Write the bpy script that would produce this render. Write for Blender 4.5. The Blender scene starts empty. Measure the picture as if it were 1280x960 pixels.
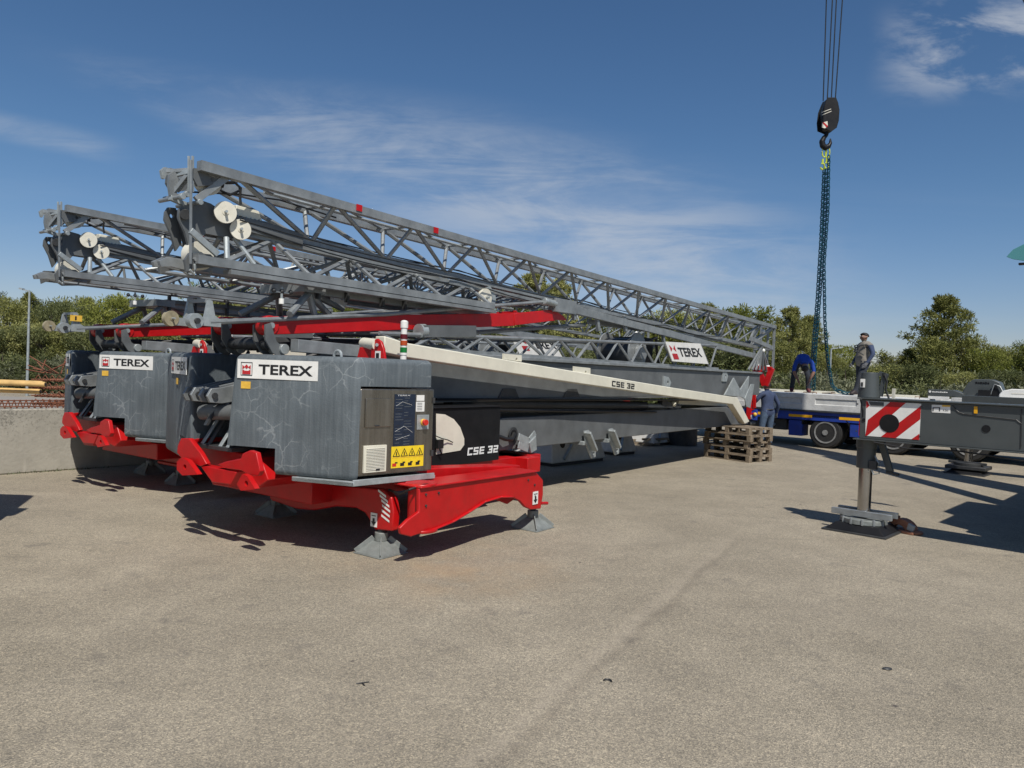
import bpy, bmesh, math, random
from mathutils import Vector, Matrix, noise
random.seed(7)
R = math.radians
scene = bpy.context.scene
COL = scene.collection
# ------------------------------------------------------------------ camera model
CH, ROLL, PIT, FPX = 1.75, 0.036, 0.017, 930.0
cr, sr, cp, sp = math.cos(ROLL), math.sin(ROLL), math.cos(PIT), math.sin(PIT)
CAM = Vector((0, 0, CH))
def ray(px, py):
    dx, dy = px - 640, py - 480
    u = (dx * cr + dy * sr) / FPX; v = (-dx * sr + dy * cr) / FPX
    return Vector((u, cp - v * sp, -sp - v * cp))
def at_y(px, py, Y):
    d = ray(px, py); return CAM + d * (Y / d.y)
def at_z(px, py, z=0.0):
    d = ray(px, py); return CAM + d * ((z - CH) / d.z)
# crane frame: x across (towards the open yard), y along the folded jib, root at (0, s=5)
AZ = R(36)
an = Vector((math.cos(AZ), -math.sin(AZ), 0)); aa = Vector((math.sin(AZ), math.cos(AZ), 0))
DC, S0 = -6.46, 5.0
def W2L(p):
    return Vector((p.dot(an) - DC, p.dot(aa) - S0, p.z))
CL = W2L(CAM)
def LD(px, py):
    d = ray(px, py); return Vector((d.dot(an), d.dot(aa), d.z))
def F(px, py, x=0.5):
    d = LD(px, py); return CL + d * ((x - CL.x) / d.x)
def FS(px, py, y):
    d = LD(px, py); return CL + d * ((y - CL.y) / d.y)
def FZ(px, py, z):
    d = LD(px, py); return CL + d * ((z - CL.z) / d.z)

# ------------------------------------------------------------------ materials
def nd(nt, t, **k):
    n = nt.nodes.new(t)
    for a, b in k.items():
        if a.startswith('i_'): n.inputs[a[2:].replace('_', ' ')].default_value = b
        else: setattr(n, a, b)
    return n
def mat(name, c, rough=0.5, metal=0.0, var=0.15, scale=3.0, dirt=0.0, dirtc=(0.12, 0.10, 0.08), streak=False, bump=0.0, bscale=40, spec=0.5, coat=0.0, fine=0.0):
    m = bpy.data.materials.new(name); m.use_nodes = True
    nt = m.node_tree; L = nt.links
    b = nt.nodes['Principled BSDF']
    b.inputs['Roughness'].default_value = rough; b.inputs['Metallic'].default_value = metal
    b.inputs['Specular IOR Level'].default_value = spec; b.inputs['Coat Weight'].default_value = coat
    tc = nd(nt, 'ShaderNodeTexCoord')
    mp = nd(nt, 'ShaderNodeMapping')
    if streak: mp.inputs['Scale'].default_value = (6, 6, 0.35)
    L.new(tc.outputs['Object'], mp.inputs[0])
    n1 = nd(nt, 'ShaderNodeTexNoise'); n1.inputs['Scale'].default_value = scale; n1.inputs['Detail'].default_value = 6; n1.inputs['Roughness'].default_value = .65
    L.new(mp.outputs[0], n1.inputs['Vector'])
    r1 = nd(nt, 'ShaderNodeMapRange'); r1.inputs[1].default_value = .3; r1.inputs[2].default_value = .7
    r1.inputs[3].default_value = 1 - var; r1.inputs[4].default_value = 1 + var
    L.new(n1.outputs[0], r1.inputs[0])
    mul = nd(nt, 'ShaderNodeMix', data_type='RGBA', blend_type='MULTIPLY'); mul.inputs[0].default_value = 1
    mul.inputs[6].default_value = (*c, 1); L.new(r1.outputs[0], mul.inputs[7])
    out = mul.outputs[2]
    if dirt > 0:
        n2 = nd(nt, 'ShaderNodeTexNoise'); n2.inputs['Scale'].default_value = scale * 2.3; n2.inputs['Detail'].default_value = 8; n2.inputs['Roughness'].default_value = .7
        L.new(tc.outputs['Object'], n2.inputs['Vector'])
        r2 = nd(nt, 'ShaderNodeMapRange'); r2.inputs[1].default_value = .5; r2.inputs[2].default_value = .75; r2.inputs[4].default_value = dirt
        L.new(n2.outputs[0], r2.inputs[0])
        mx = nd(nt, 'ShaderNodeMix', data_type='RGBA'); L.new(r2.outputs[0], mx.inputs[0]); L.new(out, mx.inputs[6]); mx.inputs[7].default_value = (*dirtc, 1)
        out = mx.outputs[2]
    L.new(out, b.inputs['Base Color'])
    rr = nd(nt, 'ShaderNodeMapRange'); rr.inputs[3].default_value = max(.05, rough - .12); rr.inputs[4].default_value = min(1, rough + .15)
    L.new(n1.outputs[0], rr.inputs[0]); L.new(rr.outputs[0], b.inputs['Roughness'])
    if bump > 0:
        n3 = nd(nt, 'ShaderNodeTexNoise'); n3.inputs['Scale'].default_value = bscale; n3.inputs['Detail'].default_value = 5
        L.new(tc.outputs['Object'], n3.inputs['Vector'])
        bp = nd(nt, 'ShaderNodeBump'); bp.inputs['Strength'].default_value = bump; bp.inputs['Distance'].default_value = .01
        L.new(n3.outputs[0], bp.inputs['Height']); L.new(bp.outputs[0], b.inputs['Normal'])
    return m
def ramp(nt, stops):
    r = nd(nt, 'ShaderNodeValToRGB'); e = r.color_ramp.elements
    while len(e) < len(stops): e.new(.5)
    for k, (p, c) in zip(e, stops): k.position = p; k.color = (*c, 1)
    return r

def mat_counterweight():
    m = bpy.data.materials.new('weathered_grey_ballast'); m.use_nodes = True
    nt = m.node_tree; L = nt.links; b = nt.nodes['Principled BSDF']
    tc = nd(nt, 'ShaderNodeTexCoord')
    mp = nd(nt, 'ShaderNodeMapping'); mp.inputs['Scale'].default_value = (14, 14, .7); L.new(tc.outputs['Object'], mp.inputs[0])
    n1 = nd(nt, 'ShaderNodeTexNoise', noise_dimensions='3D'); n1.inputs['Scale'].default_value = 2.2; n1.inputs['Detail'].default_value = 7; n1.inputs['Roughness'].default_value = .7
    L.new(mp.outputs[0], n1.inputs['Vector'])
    base = ramp(nt, [(.25, (.074, .088, .098)), (.5, (.100, .118, .129)), (.78, (.150, .169, .180))]); L.new(n1.outputs[0], base.inputs[0])
    n0 = nd(nt, 'ShaderNodeTexNoise'); n0.inputs['Scale'].default_value = 2.0; n0.inputs['Detail'].default_value = 5; L.new(tc.outputs['Object'], n0.inputs['Vector'])
    lg = nd(nt, 'ShaderNodeMapRange'); lg.inputs[1].default_value = .3; lg.inputs[2].default_value = .7; lg.inputs[3].default_value = .78; lg.inputs[4].default_value = 1.25; L.new(n0.outputs[0], lg.inputs[0])
    mu = nd(nt, 'ShaderNodeMix', data_type='RGBA', blend_type='MULTIPLY'); mu.inputs[0].default_value = 1; L.new(base.outputs[0], mu.inputs[6]); L.new(lg.outputs[0], mu.inputs[7])
    # pale crack lines (mended hairline cracks)
    n2 = nd(nt, 'ShaderNodeTexNoise'); n2.inputs['Scale'].default_value = 8; n2.inputs['Detail'].default_value = 4; L.new(tc.outputs['Object'], n2.inputs['Vector'])
    sc = nd(nt, 'ShaderNodeVectorMath', operation='SCALE'); sc.inputs['Scale'].default_value = .11; L.new(n2.outputs['Color'], sc.inputs[0])
    ad = nd(nt, 'ShaderNodeVectorMath', operation='ADD'); L.new(tc.outputs['Object'], ad.inputs[0]); L.new(sc.outputs[0], ad.inputs[1])
    vo = nd(nt, 'ShaderNodeTexVoronoi', feature='DISTANCE_TO_EDGE'); vo.inputs['Scale'].default_value = 5.2; vo.inputs['Randomness'].default_value = 1; L.new(ad.outputs[0], vo.inputs['Vector'])
    cm = nd(nt, 'ShaderNodeMapRange'); cm.inputs[1].default_value = .004; cm.inputs[2].default_value = .034; cm.inputs[3].default_value = 1; cm.inputs[4].default_value = 0; L.new(vo.outputs['Distance'], cm.inputs[0])
    n4 = nd(nt, 'ShaderNodeTexNoise'); n4.inputs['Scale'].default_value = 2.0; n4.inputs['Detail'].default_value = 3; L.new(tc.outputs['Object'], n4.inputs['Vector'])
    g = nd(nt, 'ShaderNodeMapRange'); g.inputs[1].default_value = .48; g.inputs[2].default_value = .60; g.inputs[4].default_value = .42; L.new(n4.outputs[0], g.inputs[0])
    cc = nd(nt, 'ShaderNodeMath', operation='MULTIPLY'); L.new(cm.outputs[0], cc.inputs[0]); L.new(g.outputs[0], cc.inputs[1])
    mx = nd(nt, 'ShaderNodeMix', data_type='RGBA'); L.new(cc.outputs[0], mx.inputs[0]); L.new(mu.outputs[2], mx.inputs[6]); mx.inputs[7].default_value = (.34, .36, .36, 1)
    L.new(mx.outputs[2], b.inputs['Base Color']); b.inputs['Roughness'].default_value = .62
    n5 = nd(nt, 'ShaderNodeTexNoise'); n5.inputs['Scale'].default_value = 60; n5.inputs['Detail'].default_value = 5; L.new(tc.outputs['Object'], n5.inputs['Vector'])
    bp = nd(nt, 'ShaderNodeBump'); bp.inputs['Strength'].default_value = .25; bp.inputs['Distance'].default_value = .01; L.new(n5.outputs[0], bp.inputs['Height']); L.new(bp.outputs[0], b.inputs['Normal'])
    return m

def mat_ground():
    m = bpy.data.materials.new('worn_asphalt'); m.use_nodes = True
    nt = m.node_tree; L = nt.links; b = nt.nodes['Principled BSDF']
    tc = nd(nt, 'ShaderNodeTexCoord'); O = tc.outputs['Object']
    def nz(s, d=5, r=.6, vec=O):
        n = nd(nt, 'ShaderNodeTexNoise'); n.inputs['Scale'].default_value = s; n.inputs['Detail'].default_value = d; n.inputs['Roughness'].default_value = r; L.new(vec, n.inputs['Vector']); return n.outputs[0]
    def mr(x, a, b_, c, d):
        n = nd(nt, 'ShaderNodeMapRange'); n.inputs[1].default_value = a; n.inputs[2].default_value = b_; n.inputs[3].default_value = c; n.inputs[4].default_value = d; L.new(x, n.inputs[0]); return n.outputs[0]
    def mulc(a, f):
        n = nd(nt, 'ShaderNodeMix', data_type='RGBA', blend_type='MULTIPLY'); n.inputs[0].default_value = 1; L.new(a, n.inputs[6]); L.new(f, n.inputs[7]); return n.outputs[2]
    def mixc(f, a, c):
        n = nd(nt, 'ShaderNodeMix', data_type='RGBA'); L.new(f, n.inputs[0]); L.new(a, n.inputs[6]); n.inputs[7].default_value = (*c, 1); return n.outputs[2]
    big = ramp(nt, [(.3, (.255, .222, .168)), (.52, (.304, .265, .202)), (.75, (.352, .308, .238))]); L.new(nz(.35, 6, .6), big.inputs[0])
    c = big.outputs[0]
    vo = nd(nt, 'ShaderNodeTexVoronoi'); vo.inputs['Scale'].default_value = 150; L.new(O, vo.inputs['Vector'])
    st = ramp(nt, [(0, (.58, .59, .61)), (.4, (.91, .91, .91)), (.8, (1.13, 1.12, 1.10)), (1, (1.6, 1.56, 1.47))])
    sx = nd(nt, 'ShaderNodeSeparateColor'); L.new(vo.outputs['Color'], sx.inputs[0]); L.new(sx.outputs[0], st.inputs[0])
    c = mulc(c, st.outputs[0])
    c = mulc(c, mr(nz(28, 5, .75), .3, .7, .82, 1.16))
    c = mulc(c, mr(nz(1.7, 6, .65), .3, .7, .87, 1.12))
    # dark oily spots, small
    c = mixc(mr(nz(2.9, 4, .6), .60, .74, 0, .45), c, (.11, .10, .09)); c = mixc(mr(nz(5.1, 5, .65), .62, .76, 0, .35), c, (.13, .115, .10)); c = mixc(mr(nz(.55, 5, .6), .55, .75, 0, .22), c, (.16, .14, .115))
    c = mixc(mr(nz(9.5, 2, .5), .74, .78, 0, .75), c, (.06, .05, .05)); c = mixc(mr(nz(17, 2, .5), .76, .79, 0, .7), c, (.05, .045, .045)); c = mixc(mr(nz(23, 2, .5), .77, .80, 0, .6), c, (.55, .52, .45))
    for rot, th, am in ((40, .60, .32), (-25, .64, .30)):
        mp = nd(nt, 'ShaderNodeMapping'); mp.inputs['Rotation'].default_value = (0, 0, R(rot)); mp.inputs['Scale'].default_value = (.45, 3.2, 1); L.new(O, mp.inputs[0]); c = mixc(mr(nz(1.5, 5, .65, mp.outputs[0]), th, th + .16, 0, am), c, (.13, .12, .10))
    # yellowish rusty patch near the machine
    # one long faint tyre streak (dark) with a scuffed pale edge, and a rusty stain
    A_, B_ = at_z(655, 925), at_z(905, 692); d_ = (B_ - A_).normalized(); n_ = Vector((-d_.y, d_.x, 0))
    def dotp(vec):
        n = nd(nt, 'ShaderNodeVectorMath', operation='DOT_PRODUCT'); L.new(O, n.inputs[0]); n.inputs[1].default_value = vec; return n.outputs['Value']
    def ma(op, a, b_):
        n = nd(nt, 'ShaderNodeMath', operation=op)
        for i, x in enumerate((a, b_)):
            if isinstance(x, (int, float)): n.inputs[i].default_value = x
            else: L.new(x, n.inputs[i])
        return n.outputs[0]
    wob = ma('MULTIPLY', ma('SUBTRACT', nz(.9, 3), .5), .22)
    dd = ma('ADD', ma('SUBTRACT', dotp(n_), A_.dot(n_)), wob); along = mr(dotp(d_), B_.dot(d_) - .3, B_.dot(d_) + 1.5, 1, 0)
    kd = ma('MULTIPLY', ma('MULTIPLY', mr(ma('ABSOLUTE', dd, 0), .01, .06, 1, 0), along), mr(nz(7, 4), .3, .65, .05, .38))
    c = mixc(kd, c, (.135, .112, .088))
    kp = ma('MULTIPLY', ma('MULTIPLY', mr(ma('ABSOLUTE', ma('SUBTRACT', dd, .10), 0), .02, .09, 1, 0), along), mr(nz(11, 4), .35, .7, .05, .4)); c = mixc(kp, c, (.42, .36, .28))
    S_ = at_z(565, 712); vd = nd(nt, 'ShaderNodeVectorMath', operation='DISTANCE'); L.new(O, vd.inputs[0]); vd.inputs[1].default_value = S_
    c = mixc(ma('MULTIPLY', mr(vd.outputs['Value'], .1, 1.3, 1, 0), mr(nz(2.1, 4), .35, .7, 0, .5)), c, (.40, .27, .15))
    L.new(c, b.inputs['Base Color']); b.inputs['Roughness'].default_value = .82; b.inputs['Specular IOR Level'].default_value = .35
    bp = nd(nt, 'ShaderNodeBump'); bp.inputs['Strength'].default_value = .55; bp.inputs['Distance'].default_value = .006; L.new(vo.outputs['Distance'], bp.inputs['Height']); L.new(bp.outputs[0], b.inputs['Normal'])
    return m

def mat_leaf(name, a, b_, c_):
    m = bpy.data.materials.new(name); m.use_nodes = True
    nt = m.node_tree; L = nt.links; b = nt.nodes['Principled BSDF']
    tc = nd(nt, 'ShaderNodeTexCoord'); oi = nd(nt, 'ShaderNodeObjectInfo')
    n = nd(nt, 'ShaderNodeTexNoise'); n.inputs['Scale'].default_value = 1.4; n.inputs['Detail'].default_value = 6; n.inputs['Roughness'].default_value = .8; L.new(tc.outputs['Object'], n.inputs['Vector'])
    ad = nd(nt, 'ShaderNodeMath', operation='MULTIPLY_ADD'); ad.inputs[1].default_value = .22; L.new(oi.outputs['Random'], ad.inputs[0]); L.new(n.outputs[0], ad.inputs[2])
    r = ramp(nt, [(.35, a), (.58, b_), (.8, c_)]); L.new(ad.outputs[0], r.inputs[0]); L.new(r.outputs[0], b.inputs['Base Color'])
    b.inputs['Roughness'].default_value = .6; b.inputs['Specular IOR Level'].default_value = .25
    tr = nd(nt, 'ShaderNodeBsdfTranslucent'); L.new(r.outputs[0], tr.inputs[0])
    mx = nd(nt, 'ShaderNodeMixShader'); mx.inputs[0].default_value = .28
    L.new(b.outputs[0], mx.inputs[1]); L.new(tr.outputs[0], mx.inputs[2]); L.new(mx.outputs[0], nt.nodes['Material Output'].inputs[0])
    return m

M = {}
M['cw'] = mat_counterweight()
M['lat'] = mat('galvanised_lattice', (.25, .265, .268), .40, .3, .28, 5, .35, (.23, .24, .24), bump=.1)
M['box'] = mat('grey_mast_steel', (.125, .132, .134), .5, .15, .25, 2.2, .35, (.17, .18, .18), bump=.08)
M['galv'] = mat('bright_galvanised', (.36, .39, .39), .4, .35, .22, 9, .3, (.2, .21, .21), bump=.1)
M['padg'] = mat('foot_plate_grey', (.21, .225, .215), .5, .2, .25, 9, .4, (.13, .12, .10), bump=.15)
M['dark'] = mat('dark_steel', (.05, .052, .054), .5, .3, .3, 6, .3, (.11, .10, .09), bump=.1)
M['black'] = mat('black_paint', (.010, .010, .011), .45, 0, .2, 4, .15, (.04, .036, .032), spec=.25)
M['hose'] = mat('black_rubber_hose', (.012, .012, .012), .5)
M['red'] = mat('red_machine_paint', (.46, .0045, .006), .38, 0, .14, 5, .32, (.24, .030, .022), spec=.5, bump=.05)
M['beige'] = mat('beige_machine_paint', (.70, .67, .55), .42, 0, .08, 3, .15, (.42, .38, .29))
M['white'] = mat('white_plate', (.76, .75, .71), .45, 0, .08, 6, .15, (.5, .48, .42))
M['ink'] = mat('black_lettering', (.012, .012, .013), .5, 0, .1)
M['rink'] = mat('red_lettering', (.45, .02, .025), .5, 0, .1)
M['wink'] = mat('white_lettering', (.75, .75, .72), .5, 0, .1)
M['stain'] = mat('brushed_stainless', (.25, .225, .19), .28, .85, .25, 2.5, .5, (.12, .10, .085), streak=True)
M['yel'] = mat('yellow_sticker', (.82, .60, .02), .5, 0, .08, 20)
M['ora'] = mat('orange_yellow_sticker', (.75, .45, .06), .5, 0, .15, 20)
M['navy'] = mat('navy_sticker', (.014, .022, .042), .4, 0, .2, 30)
M['tyre'] = mat('tyre_rubber', (.018, .018, .018), .75, 0, .25, 8, .5, (.07, .065, .055), bump=.2)
M['rim'] = mat('worn_wheel_rim', (.30, .30, .29), .45, .3, .3, 9, .5, (.10, .08, .06))
M['blue'] = mat('blue_trailer_paint', (.012, .045, .30), .42, 0, .2, 3, .4, (.06, .06, .07))
M['conc'] = mat('pale_ballast_concrete', (.36, .37, .36), .85, 0, .18, 4, .5, (.22, .22, .21), bump=.4, bscale=30)
M['mgrey'] = mat('crane_grey_paint', (.062, .070, .070), .42, 0, .1, 3, .12, (.12, .12, .11), coat=.1)
M['chrome'] = mat('chromed_ram', (.42, .41, .40), .16, 1.0, .08, 4)
M['slab'] = mat('pale_cast_concrete', (.56, .56, .54), .85, 0, .16, 3, .5, (.36, .355, .34), bump=.35, bscale=25)
M['wood'] = mat('weathered_pallet_wood', (.21, .165, .115), .85, 0, .4, 6, .7, (.09, .075, .055), bump=.4, bscale=30)
M['rust'] = mat('rusty_iron', (.20, .075, .04), .8, .1, .4, 20, .6, (.07, .03, .02), bump=.4)
M['brown'] = mat('brown_clay_wedge', (.30, .13, .075), .75, 0, .3, 18, .5, (.12, .07, .05), bump=.4)
M['pipe'] = mat('ochre_pipe', (.62, .40, .15), .5, 0, .2, 4, .4, (.3, .2, .1))
M['chain'] = mat('painted_chain', (.012, .085, .12), .35, .3, .3, 12)
M['lime'] = mat('lime_fittings', (.52, .60, .05), .45, 0, .2, 12)
M['rope'] = mat('steel_rope', (.035, .04, .045), .5, .5)
M['glass'] = mat('teal_glass', (.10, .30, .31), .08, .0, .1, 1)
M['skin'] = mat('skin', (.23, .12, .08), .55, 0, .1)
M['hair'] = mat('black_hair', (.012, .010, .009), .6, 0, .3, 60, bump=.5)
M['navycloth'] = mat('navy_cloth', (.04, .058, .115), .85, 0, .2, 12, bump=.4)
M['jean'] = mat('blue_work_trousers', (.075, .115, .18), .85, 0, .25, 14, bump=.4)
M['bluecloth'] = mat('bright_blue_cloth', (.006, .045, .30), .8, 0, .2, 12, bump=.4)
M['darkcloth'] = mat('dark_work_trousers', (.018, .022, .032), .85, 0, .35, 14, .4, (.08, .08, .08), bump=.4)
M['taupe'] = mat('taupe_cloth', (.21, .19, .16), .85, 0, .2, 12, bump=.4)
M['boot'] = mat('work_boot', (.03, .02, .02), .6)
M['redboot'] = mat('dark_red_boot', (.10, .012, .015), .6)
M['glove'] = mat('grey_glove', (.17, .17, .18), .8)
M['bark'] = mat('pine_bark', (.075, .055, .042), .9, 0, .35, 12, bump=.6)
def mat_wall():
    m = mat('yard_wall_concrete', (.34, .318, .27), .88, 0, .16, 1.6, .35, (.22, .20, .165), bump=.5, bscale=22); nt = m.node_tree; L = nt.links; b = nt.nodes['Principled BSDF']
    src = b.inputs['Base Color'].links[0].from_socket; tc = nd(nt, 'ShaderNodeTexCoord'); sp_ = nd(nt, 'ShaderNodeSeparateXYZ'); L.new(tc.outputs['Object'], sp_.inputs[0])
    n = nd(nt, 'ShaderNodeTexNoise'); n.inputs['Scale'].default_value = 26; n.inputs['Detail'].default_value = 6; n.inputs['Roughness'].default_value = .8; L.new(tc.outputs['Object'], n.inputs['Vector'])
    big = nd(nt, 'ShaderNodeTexNoise'); big.inputs['Scale'].default_value = 1.1; L.new(tc.outputs['Object'], big.inputs['Vector'])
    h = nd(nt, 'ShaderNodeMath', operation='MULTIPLY_ADD'); h.inputs[1].default_value = .28; h.inputs[2].default_value = -.20; L.new(sp_.outputs[2], h.inputs[0])
    a1 = nd(nt, 'ShaderNodeMath', operation='ADD'); L.new(n.outputs[0], a1.inputs[0]); L.new(h.outputs[0], a1.inputs[1]); a2 = nd(nt, 'ShaderNodeMath', operation='MULTIPLY_ADD'); a2.inputs[1].default_value = .3; L.new(big.outputs[0], a2.inputs[0]); L.new(a1.outputs[0], a2.inputs[2])
    r = nd(nt, 'ShaderNodeMapRange'); r.inputs[1].default_value = .68; r.inputs[2].default_value = .80; r.inputs[4].default_value = .75; L.new(a2.outputs[0], r.inputs[0])
    mx = nd(nt, 'ShaderNodeMix', data_type='RGBA'); L.new(r.outputs[0], mx.inputs[0]); L.new(src, mx.inputs[6]); mx.inputs[7].default_value = (.10, .095, .08, 1)
    mp = nd(nt, 'ShaderNodeMapping'); mp.inputs['Scale'].default_value = (3, 3, .5); L.new(tc.outputs['Object'], mp.inputs[0]); n3 = nd(nt, 'ShaderNodeTexNoise'); n3.inputs['Scale'].default_value = 2; n3.inputs['Detail'].default_value = 4; L.new(mp.outputs[0], n3.inputs['Vector'])
    r3 = nd(nt, 'ShaderNodeMapRange'); r3.inputs[1].default_value = .58; r3.inputs[2].default_value = .72; r3.inputs[4].default_value = .5; L.new(n3.outputs[0], r3.inputs[0])
    m3 = nd(nt, 'ShaderNodeMix', data_type='RGBA'); L.new(r3.outputs[0], m3.inputs[0]); L.new(mx.outputs[2], m3.inputs[6]); m3.inputs[7].default_value = (.46, .43, .37, 1); L.new(m3.outputs[2], b.inputs['Base Color']); return m
M['wall'] = mat_wall()
M['leafp'] = mat_leaf('pine_needles', (.075, .085, .025), (.22, .225, .065), (.46, .45, .18))
M['leafg'] = mat_leaf('bright_pine_needles', (.06, .08, .015), (.19, .21, .040), (.38, .39, .10))
M['leafd'] = mat_leaf('dark_shrub_leaves', (.04, .052, .018), (.105, .12, .042), (.22, .235, .10))
M['leafs'] = mat_leaf('olive_shrub_leaves', (.06, .066, .036), (.14, .15, .085), (.26, .27, .17))
M['ground'] = mat_ground()
M['verge'] = mat('dry_verge_soil', (.17, .14, .09), .95, 0, .35, .8, .7, (.07, .08, .03), bump=.6)
M['road'] = mat('pale_road', (.27, .25, .22), .9, 0, .12, .6)
M['line'] = mat('worn_white_paint', (.55, .53, .48), .8, 0, .3, 6, .5, (.26, .23, .19))
M['lampred'] = mat('dark_red_lens', (.10, .004, .01), .2); M['lampor'] = mat('orange_lens', (.42, .06, .01), .2); M['lampgr'] = mat('green_lens', (.005, .16, .03), .2)
M['amber'] = mat('amber_marker', (.80, .40, .01), .3)
M['buttonred'] = mat('red_button', (.6, .03, .02), .3)
M['brownsheave'] = mat('worn_sheave', (.30, .26, .17), .6, 0, .3, 12)
M['sheave'] = mat('off_white_sheave', (.66, .63, .53), .45, 0, .1, 8, .3, (.45, .42, .34))
M['vanw'] = mat('white_van_paint', (.7, .7, .69), .25, 0, .03)
M['dglass'] = mat('dark_window', (.015, .018, .02), .05)

# ------------------------------------------------------------------ mesh builder
def V(*a): return Vector(a)
class G:
    def __init__(s): s.v = []; s.f = []; s.mi = []; s.ms = []
    def _m(s, m):
        if m not in s.ms: s.ms.append(m)
        return s.ms.index(m)
    def add(s, vs, fs, m):
        o = len(s.v); k = s._m(m); s.v += [Vector(p) for p in vs]
        for f in fs: s.f.append([o + i for i in f]); s.mi.append(k)
        return s
    def hexa(s, c, m):   # 8 corners: bottom 4 ccw, top 4 ccw
        return s.add(c, [(3, 2, 1, 0), (4, 5, 6, 7), (0, 1, 5, 4), (1, 2, 6, 5), (2, 3, 7, 6), (3, 0, 4, 7)], m)
    def box(s, a, b, m):
        x0, y0, z0 = a; x1, y1, z1 = b
        return s.hexa([(x0, y0, z0), (x1, y0, z0), (x1, y1, z0), (x0, y1, z0), (x0, y0, z1), (x1, y0, z1), (x1, y1, z1), (x0, y1, z1)], m)
    def obox(s, o, ux, uy, uz, m):   # corner o and three edge vectors
        o, ux, uy, uz = map(Vector, (o, ux, uy, uz))
        return s.hexa([o, o + ux, o + ux + uy, o + uy, o + uz, o + ux + uz, o + ux + uy + uz, o + uy + uz], m)
    def prism(s, pts, ext, m):
        pts = [Vector(p) for p in pts]; ext = Vector(ext); n = len(pts)
        fs = [tuple(range(n - 1, -1, -1)), tuple(range(n, 2 * n))] + [(i, (i + 1) % n, n + (i + 1) % n, n + i) for i in range(n)]
        return s.add(pts + [p + ext for p in pts], fs, m)
    def bar(s, p0, p1, w, h, m, up=(0, 0, 1)):
        p0, p1 = Vector(p0), Vector(p1); d = (p1 - p0).normalized()
        a = d.cross(Vector(up))
        if a.length < 1e-4: a = d.cross(Vector((1, 0, 0)))
        a.normalize(); b = a.cross(d).normalized(); a *= w / 2; b *= h / 2
        return s.hexa([p0 - a - b, p0 + a - b, p1 + a - b, p1 - a - b, p0 - a + b, p0 + a + b, p1 + a + b, p1 - a + b], m)
    def tube(s, p0, p1, r, m, n=8, r1=None):
        p0, p1 = Vector(p0), Vector(p1); d = p1 - p0
        if d.length < 1e-6: return s
        d.normalize(); a = d.cross(Vector((0, 0, 1)))
        if a.length < 1e-3: a = d.cross(Vector((1, 0, 0)))
        a.normalize(); b = a.cross(d); r1 = r if r1 is None else r1
        A = [p0 + (a * math.cos(t) + b * math.sin(t)) * r for t in [2 * math.pi * i / n for i in range(n)]]
        B = [p1 + (a * math.cos(t) + b * math.sin(t)) * r1 for t in [2 * math.pi * i / n for i in range(n)]]
        fs = [(i, (i + 1) % n, n + (i + 1) % n, n + i) for i in range(n)] + [tuple(range(n - 1, -1, -1)), tuple(range(n, 2 * n))]
        return s.add(A + B, fs, m)
    def pipe(s, pts, r, m, n=6, closed=False):
        P = [Vector(p) for p in pts]; N = len(P); rings = []
        for i, p in enumerate(P):
            q0 = P[(i - 1) % N] if (closed or i > 0) else p; q1 = P[(i + 1) % N] if (closed or i < N - 1) else p
            d = (q1 - q0).normalized(); a = d.cross(Vector((0.013, 0.02, 1)))
            if a.length < 1e-2: a = d.cross(Vector((1, 0, 0)))
            a.normalize(); b = a.cross(d)
            rings.append([p + (a * math.cos(2 * math.pi * k / n) + b * math.sin(2 * math.pi * k / n)) * r for k in range(n)])
        vs = [v for q in rings for v in q]; fs = []
        for i in range(N if closed else N - 1):
            j = (i + 1) % N
            for k in range(n): fs.append((i * n + k, i * n + (k + 1) % n, j * n + (k + 1) % n, j * n + k))
        if not closed: fs += [tuple(range(n - 1, -1, -1)), tuple((N - 1) * n + k for k in range(n))]
        return s.add(vs, fs, m)
    def ball(s, c, r, m, n=10, sc=(1, 1, 1)):
        c = Vector(c); vs = []; fs = []; h = n // 2 + 1
        for i in range(h + 1):
            t = math.pi * i / h
            for k in range(n):
                q = 2 * math.pi * k / n
                vs.append(c + Vector((math.sin(t) * math.cos(q) * sc[0], math.sin(t) * math.sin(q) * sc[1], math.cos(t) * sc[2])) * r)
        for i in range(h):
            for k in range(n): fs.append((i * n + k, (i + 1) * n + k, (i + 1) * n + (k + 1) % n, i * n + (k + 1) % n))
        return s.add(vs, fs, m)
    def plate(s, outer, holes, th, m, ax):
        """outer/holes: 3D coplanar loops; thickness th along unit ax (both sides); real holes"""
        ax = Vector(ax).normalized(); O = Vector(outer[0]); ux = (Vector(outer[1]) - O).normalized(); ux = (ux - ax * ux.dot(ax)).normalized(); uy = ax.cross(ux)
        cu = bpy.data.curves.new('t', 'CURVE'); cu.dimensions = '2D'; cu.fill_mode = 'BOTH'; cu.extrude = th / 2
        for lp in [outer] + holes:
            sp_ = cu.splines.new('POLY'); sp_.points.add(len(lp) - 1)
            for q, p in zip(sp_.points, lp):
                d = Vector(p) - O; q.co = (d.dot(ux), d.dot(uy), 0, 1)
            sp_.use_cyclic_u = True
        ob = bpy.data.objects.new('t', cu); COL.objects.link(ob)
        dg = bpy.context.evaluated_depsgraph_get(); me = bpy.data.meshes.new_from_object(ob.evaluated_get(dg))
        s.add([O + ux * v.co.x + uy * v.co.y + ax * v.co.z for v in me.vertices], [tuple(p.vertices) for p in me.polygons], m)
        bpy.data.objects.remove(ob); bpy.data.curves.remove(cu); bpy.data.meshes.remove(me)
        return s
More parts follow.
